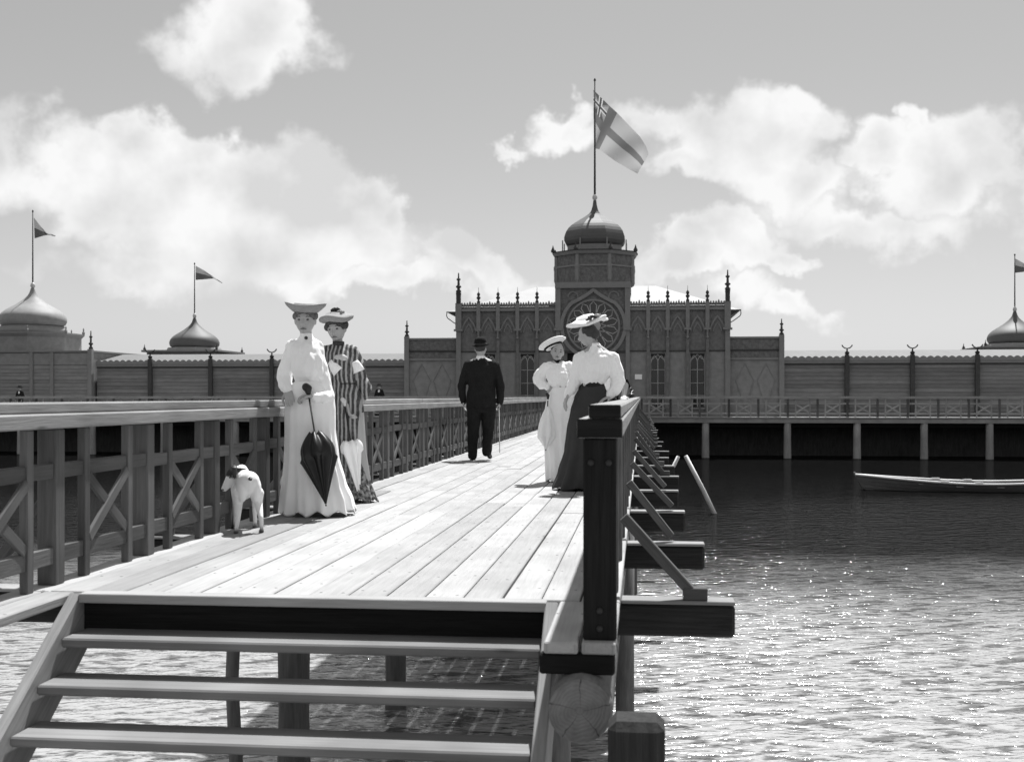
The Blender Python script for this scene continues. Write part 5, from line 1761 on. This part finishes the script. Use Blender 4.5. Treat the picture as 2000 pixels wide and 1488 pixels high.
# ------------------------------------------------------------------ dog, seen from behind, looking out through the railing
def dog():
    YD = 8.0
    b = W(486, 1046, YD)
    base = Vector((b.x, YD, 0))
    o = thing('dog', base, 'white short-haired dog with dark ears standing by the left railing, tail to the camera', 'dog')
    th = R(24)
    fw = Vector((-math.sin(th), math.cos(th), 0))    # where the dog faces
    sd = Vector((math.cos(th), math.sin(th), 0))     # its right
    def Q(f, s, z): return fw * f + sd * s + Vector((0, 0, z))
    g = Geo()
    # trunk: deep chest, tucked belly
    for (f0, z0, w0, h0, f1, z1, w1, h1) in ((.0, .345, .064, .082, .14, .335, .062, .080), (.14, .335, .062, .080, .30, .32, .070, .108)):
        for t in range(4):
            a = t / 3
            g.ell(Q(f0 + (f1 - f0) * a, 0, z0 + (z1 - z0) * a), (w0 + (w1 - w0) * a, .085, h0 + (h1 - h0) * a), Matrix.Rotation(th, 3, 'Z'))
    g.ell(Q(-.02, 0, .36), (.074, .07, .078), Matrix.Rotation(th, 3, 'Z'))
    for s in (-1, 1):
        # hind leg: thigh, knee forward, hock back, shank down
        hx = .085 if s > 0 else .09
        g.ell(Q(-.01, s * .046, .31), (.040, .065, .09), Matrix.Rotation(th, 3, 'Z'))
        g.chain([Q(.0, s * .06, .28), Q(.045, s * .068, .215), Q(-.055, s * .078, .115), Q(-.04, s * hx, .03), Q(-.015, s * hx, .018)], [.046, .032, .017, .0135, .014])
        g.cap(Q(-.03, s * hx, .018), .018, Q(.015, s * hx, .014), .016)
        # fore leg
        g.chain([Q(.29, s * .062, .29), Q(.265, s * .068, .20), Q(.285, s * .068, .10), Q(.285, s * .07, .03), Q(.305, s * .07, .018)], [.042, .025, .016, .0135, .014])
        g.cap(Q(.29, s * .07, .018), .018, Q(.33, s * .07, .014), .016)
    # neck and head, turned to the left
    nk = W(472, 919, YD + .34) - base
    g.chain([Q(.28, -.01, .36), nk], [.062, .046])
    hd = W(455, 927, YD + .25) - base
    g.chain([nk, hd], [.044, .042])
    hdir = Vector((-.25, -.60, -.70)).normalized()
    g.ell(hd, (.050, .050, .052))
    mz = hd + hdir * .125
    g.chain([hd + hdir * .03 + Vector((0, 0, -.008)), mz], [.042, .024])
    g.chain([Q(-.085, 0, .385), Q(-.125, .005, .40)], [.016, .011])
    g.skin
    me = g.skin(.006, 2)
    put('body', me, dog_mat(Q, hd, hdir, mz), o, None, True)
    for s in (-1, 1):
        e0 = hd + Vector((0, 0, .038)) + fw * (.035 * s) - hdir * .01
        e = Geo().chain([e0, e0 + fw * (.022 * s) + Vector((0, 0, .004)), e0 + fw * (.034 * s) + Vector((0, 0, -.055))], [.014, .024, .012], flat=.45, flat_axis=fw)
        put('ear', e.skin(.004, 1), 'hair', o, None, True)
        put('eye', Geo().ell(hd + hdir * .05 + fw * (.03 * s) + Vector((0, 0, .022)), (.007,) * 3).skin(.003, 0), 'face_dark', o, None, True)
    put('nose', Geo().ell(mz + hdir * .018 + Vector((0, 0, .006)), (.012, .012, .01)).skin(.003, 1), 'face_dark', o, None, True)
    put('collar', tube([Q(.34, -.035, .39) + Vector((math.cos(a) * .066 * sd.x, math.cos(a) * .066 * sd.y, 0)) * 1.0 + (Vector((0, 0, .066)) * .7 + fw * -.045) * math.sin(a) for a in [2 * math.pi * k / 24 for k in range(25)]], .008, 8), 'leather', o, None, True)
def dog_mat(Q, hd, hdir, mz):
    m, t, b = new_mat('dog_coat')
    tcn = t.n('ShaderNodeTexCoord')
    co = tcn.outputs['Object']
    nz = t.m('MULTIPLY', t.m('SUBTRACT', t.noise(co, 22, 3), .5), .05)
    val = None
    dark = None
    def blob(c, r):
        nonlocal dark
        d = t.n('ShaderNodeVectorMath', operation='DISTANCE')
        t.l(co, d.inputs[0]); d.inputs[1].default_value = tuple(c)
        k = t.ss(t.m('ADD', d.outputs['Value'], nz), r, r * .82)
        dark = k if dark is None else t.m('MAXIMUM', dark, k)
    blob(hd + Vector((0, 0, .01)), .062)
    blob(Q(.14, -.085, .345), .042)
    blob(Q(.07, -.075, .27), .018)
    blob(Q(-.11, .003, .392), .026)
    z = t.n('ShaderNodeSeparateXYZ'); t.l(co, z.inputs[0])
    feet = t.ss(t.m('ADD', z.outputs[2], nz), .06, .02)
    dark = t.m('MAXIMUM', dark, t.m('MULTIPLY', feet, .9))
    t.l(grey(t, t.mixf(dark, .80, .04)), b.inputs['Base Color'])
    b.inputs['Roughness'].default_value = .8
    bump(t, b, t.noise(t.vm('MULTIPLY', co, (1, 1, .4)), 160, 2), .25, .003)
    return m
dog()

# ================================================================== rowing boat and poles in the water
def boat():
    Yb = 37.0
    bow = W(1690, 932, Yb)
    L = 5.3
    base = Vector((bow.x + L / 2, Yb, WATER_Z))
    o = thing('rowing_boat', base, 'clinker-built rowing boat with white gunwale lying near the far walkway', 'boat', None, R(-2))
    N = 28
    def station(u):
        bw_ = .72 * (max(0.0, math.sin(math.pi * min(1, u * .62 + .0))) ** .75) * (1 if u < .75 else 1 - .25 * (u - .75) / .25)
        bw_ = .70 * (1 - (1 - min(1, u / .55)) ** 2.2) * (1 - .35 * max(0, (u - .6) / .4) ** 2)
        sheer = .20 + .24 * (1 - u) ** 2.4 * 1.0 + .10 * max(0, (u - .5) / .5) ** 2
        keel = -.14 + .10 * (1 - u) ** 6
        return max(bw_, .015), sheer, keel
    K = 5
    def pt(u, v, side, extra=0.0):
        bw_, sh, ke = station(u)
        x = -L / 2 + L * u + (.12 * (v - .5) * -1 if u < .02 else 0)
        rake = (1 - u) ** 8 * .22
        y = bw_ * (v ** .55) + extra
        z = ke + (sh - ke) * (v ** 1.6 * .62 + v * .38)
        return Vector((x - rake * v + .0, side * y, z))
    for side in (-1, 1):
        for k in range(K):
            V, Fc = [], []
            v0, v1 = k / K, (k + 1) / K
            for i in range(N + 1):
                u = i / N
                V += [pt(u, max(0, v0 - .03), side, .016 if k else 0), pt(u, v1, side, 0.0), pt(u, v1, side, -.014), pt(u, max(0, v0 - .03), side, -.004)]
            for i in range(N):
                for q in range(4):
                    a, b_ = i * 4 + q, i * 4 + (q + 1) % 4
                    f = (a, a + 4, b_ + 4, b_)
                    Fc.append(f if side > 0 else tuple(reversed(f)))
            Fc.append((0, 1, 2, 3)); Fc.append((N * 4 + 3, N * 4 + 2, N * 4 + 1, N * 4))
            put('strake', mesh('strake', V, Fc), 'boat_side', o, None, True)
        put('gunwale', tube([pt(i / N, 1.0, side, .012) + Vector((0, 0, .02)) for i in range(N + 1)], .034, 8), 'white_pole', o, None, True)
    bw_, sh, ke = station(1.0)
    V = [pt(1, v, 1) for v in (0, .25, .5, .75, 1)] + [pt(1, v, -1) for v in (1, .75, .5, .25)]
    n = len(V)
    V2 = V + [v + Vector((.03, 0, 0)) for v in V]
    put('transom', mesh('transom', V2, [tuple(range(n)), tuple(reversed(range(n, 2 * n)))] + [(k, k + n, (k + 1) % n + n, (k + 1) % n) for k in range(n)]), 'boat_side', o, None, True)
    put('stem', tube([pt(0, 0, 1) * 1.0, pt(0, .4, 1), pt(0, .8, 1), pt(0, 1, 1) + Vector((-.04, 0, .10))], [.04, .035, .032, .028], 8), 'boat_side', o, None, True)
    for u in (.30, .50, .72):
        w_, s_, k_ = station(u)
        bar('thwart', (-L / 2 + L * u, -w_ + .03, s_ - .08), (-L / 2 + L * u, w_ - .03, s_ - .08), .20, .03, 'cap_wood', o, local=True)
    for u in (.42, .60):
        for side in (-1, 1):
            q = pt(u, 1, side)
            bar('oarlock', q + Vector((-.12, 0, .05)), q + Vector((.12, 0, .05)), .05, .06, 'white_pole', o, local=True)
wood('boat_side', .13, var=.25, grain=.3, scale=(.6, 9, 9))
boat()
for (a, b_, Yp, lab) in (((1325, 891), (1289, 964), 34.8, 'short white pole leaning out of the water beside the pier'), ((1339, 890), (1394, 1001), 29.2, 'long white pole slanting down into the water right of the pier')):
    q0, q1 = W(*a, Yp), W(*b_, Yp)
    q1 = q1 + (q1 - q0).normalized() * .35
    pl = put('water_pole', tube([q0, (q0 + q1) / 2 + Vector((.01, 0, .01)), q1], [.05, .055, .058], 10), 'white_pole')
    tag(pl, lab, 'pole')
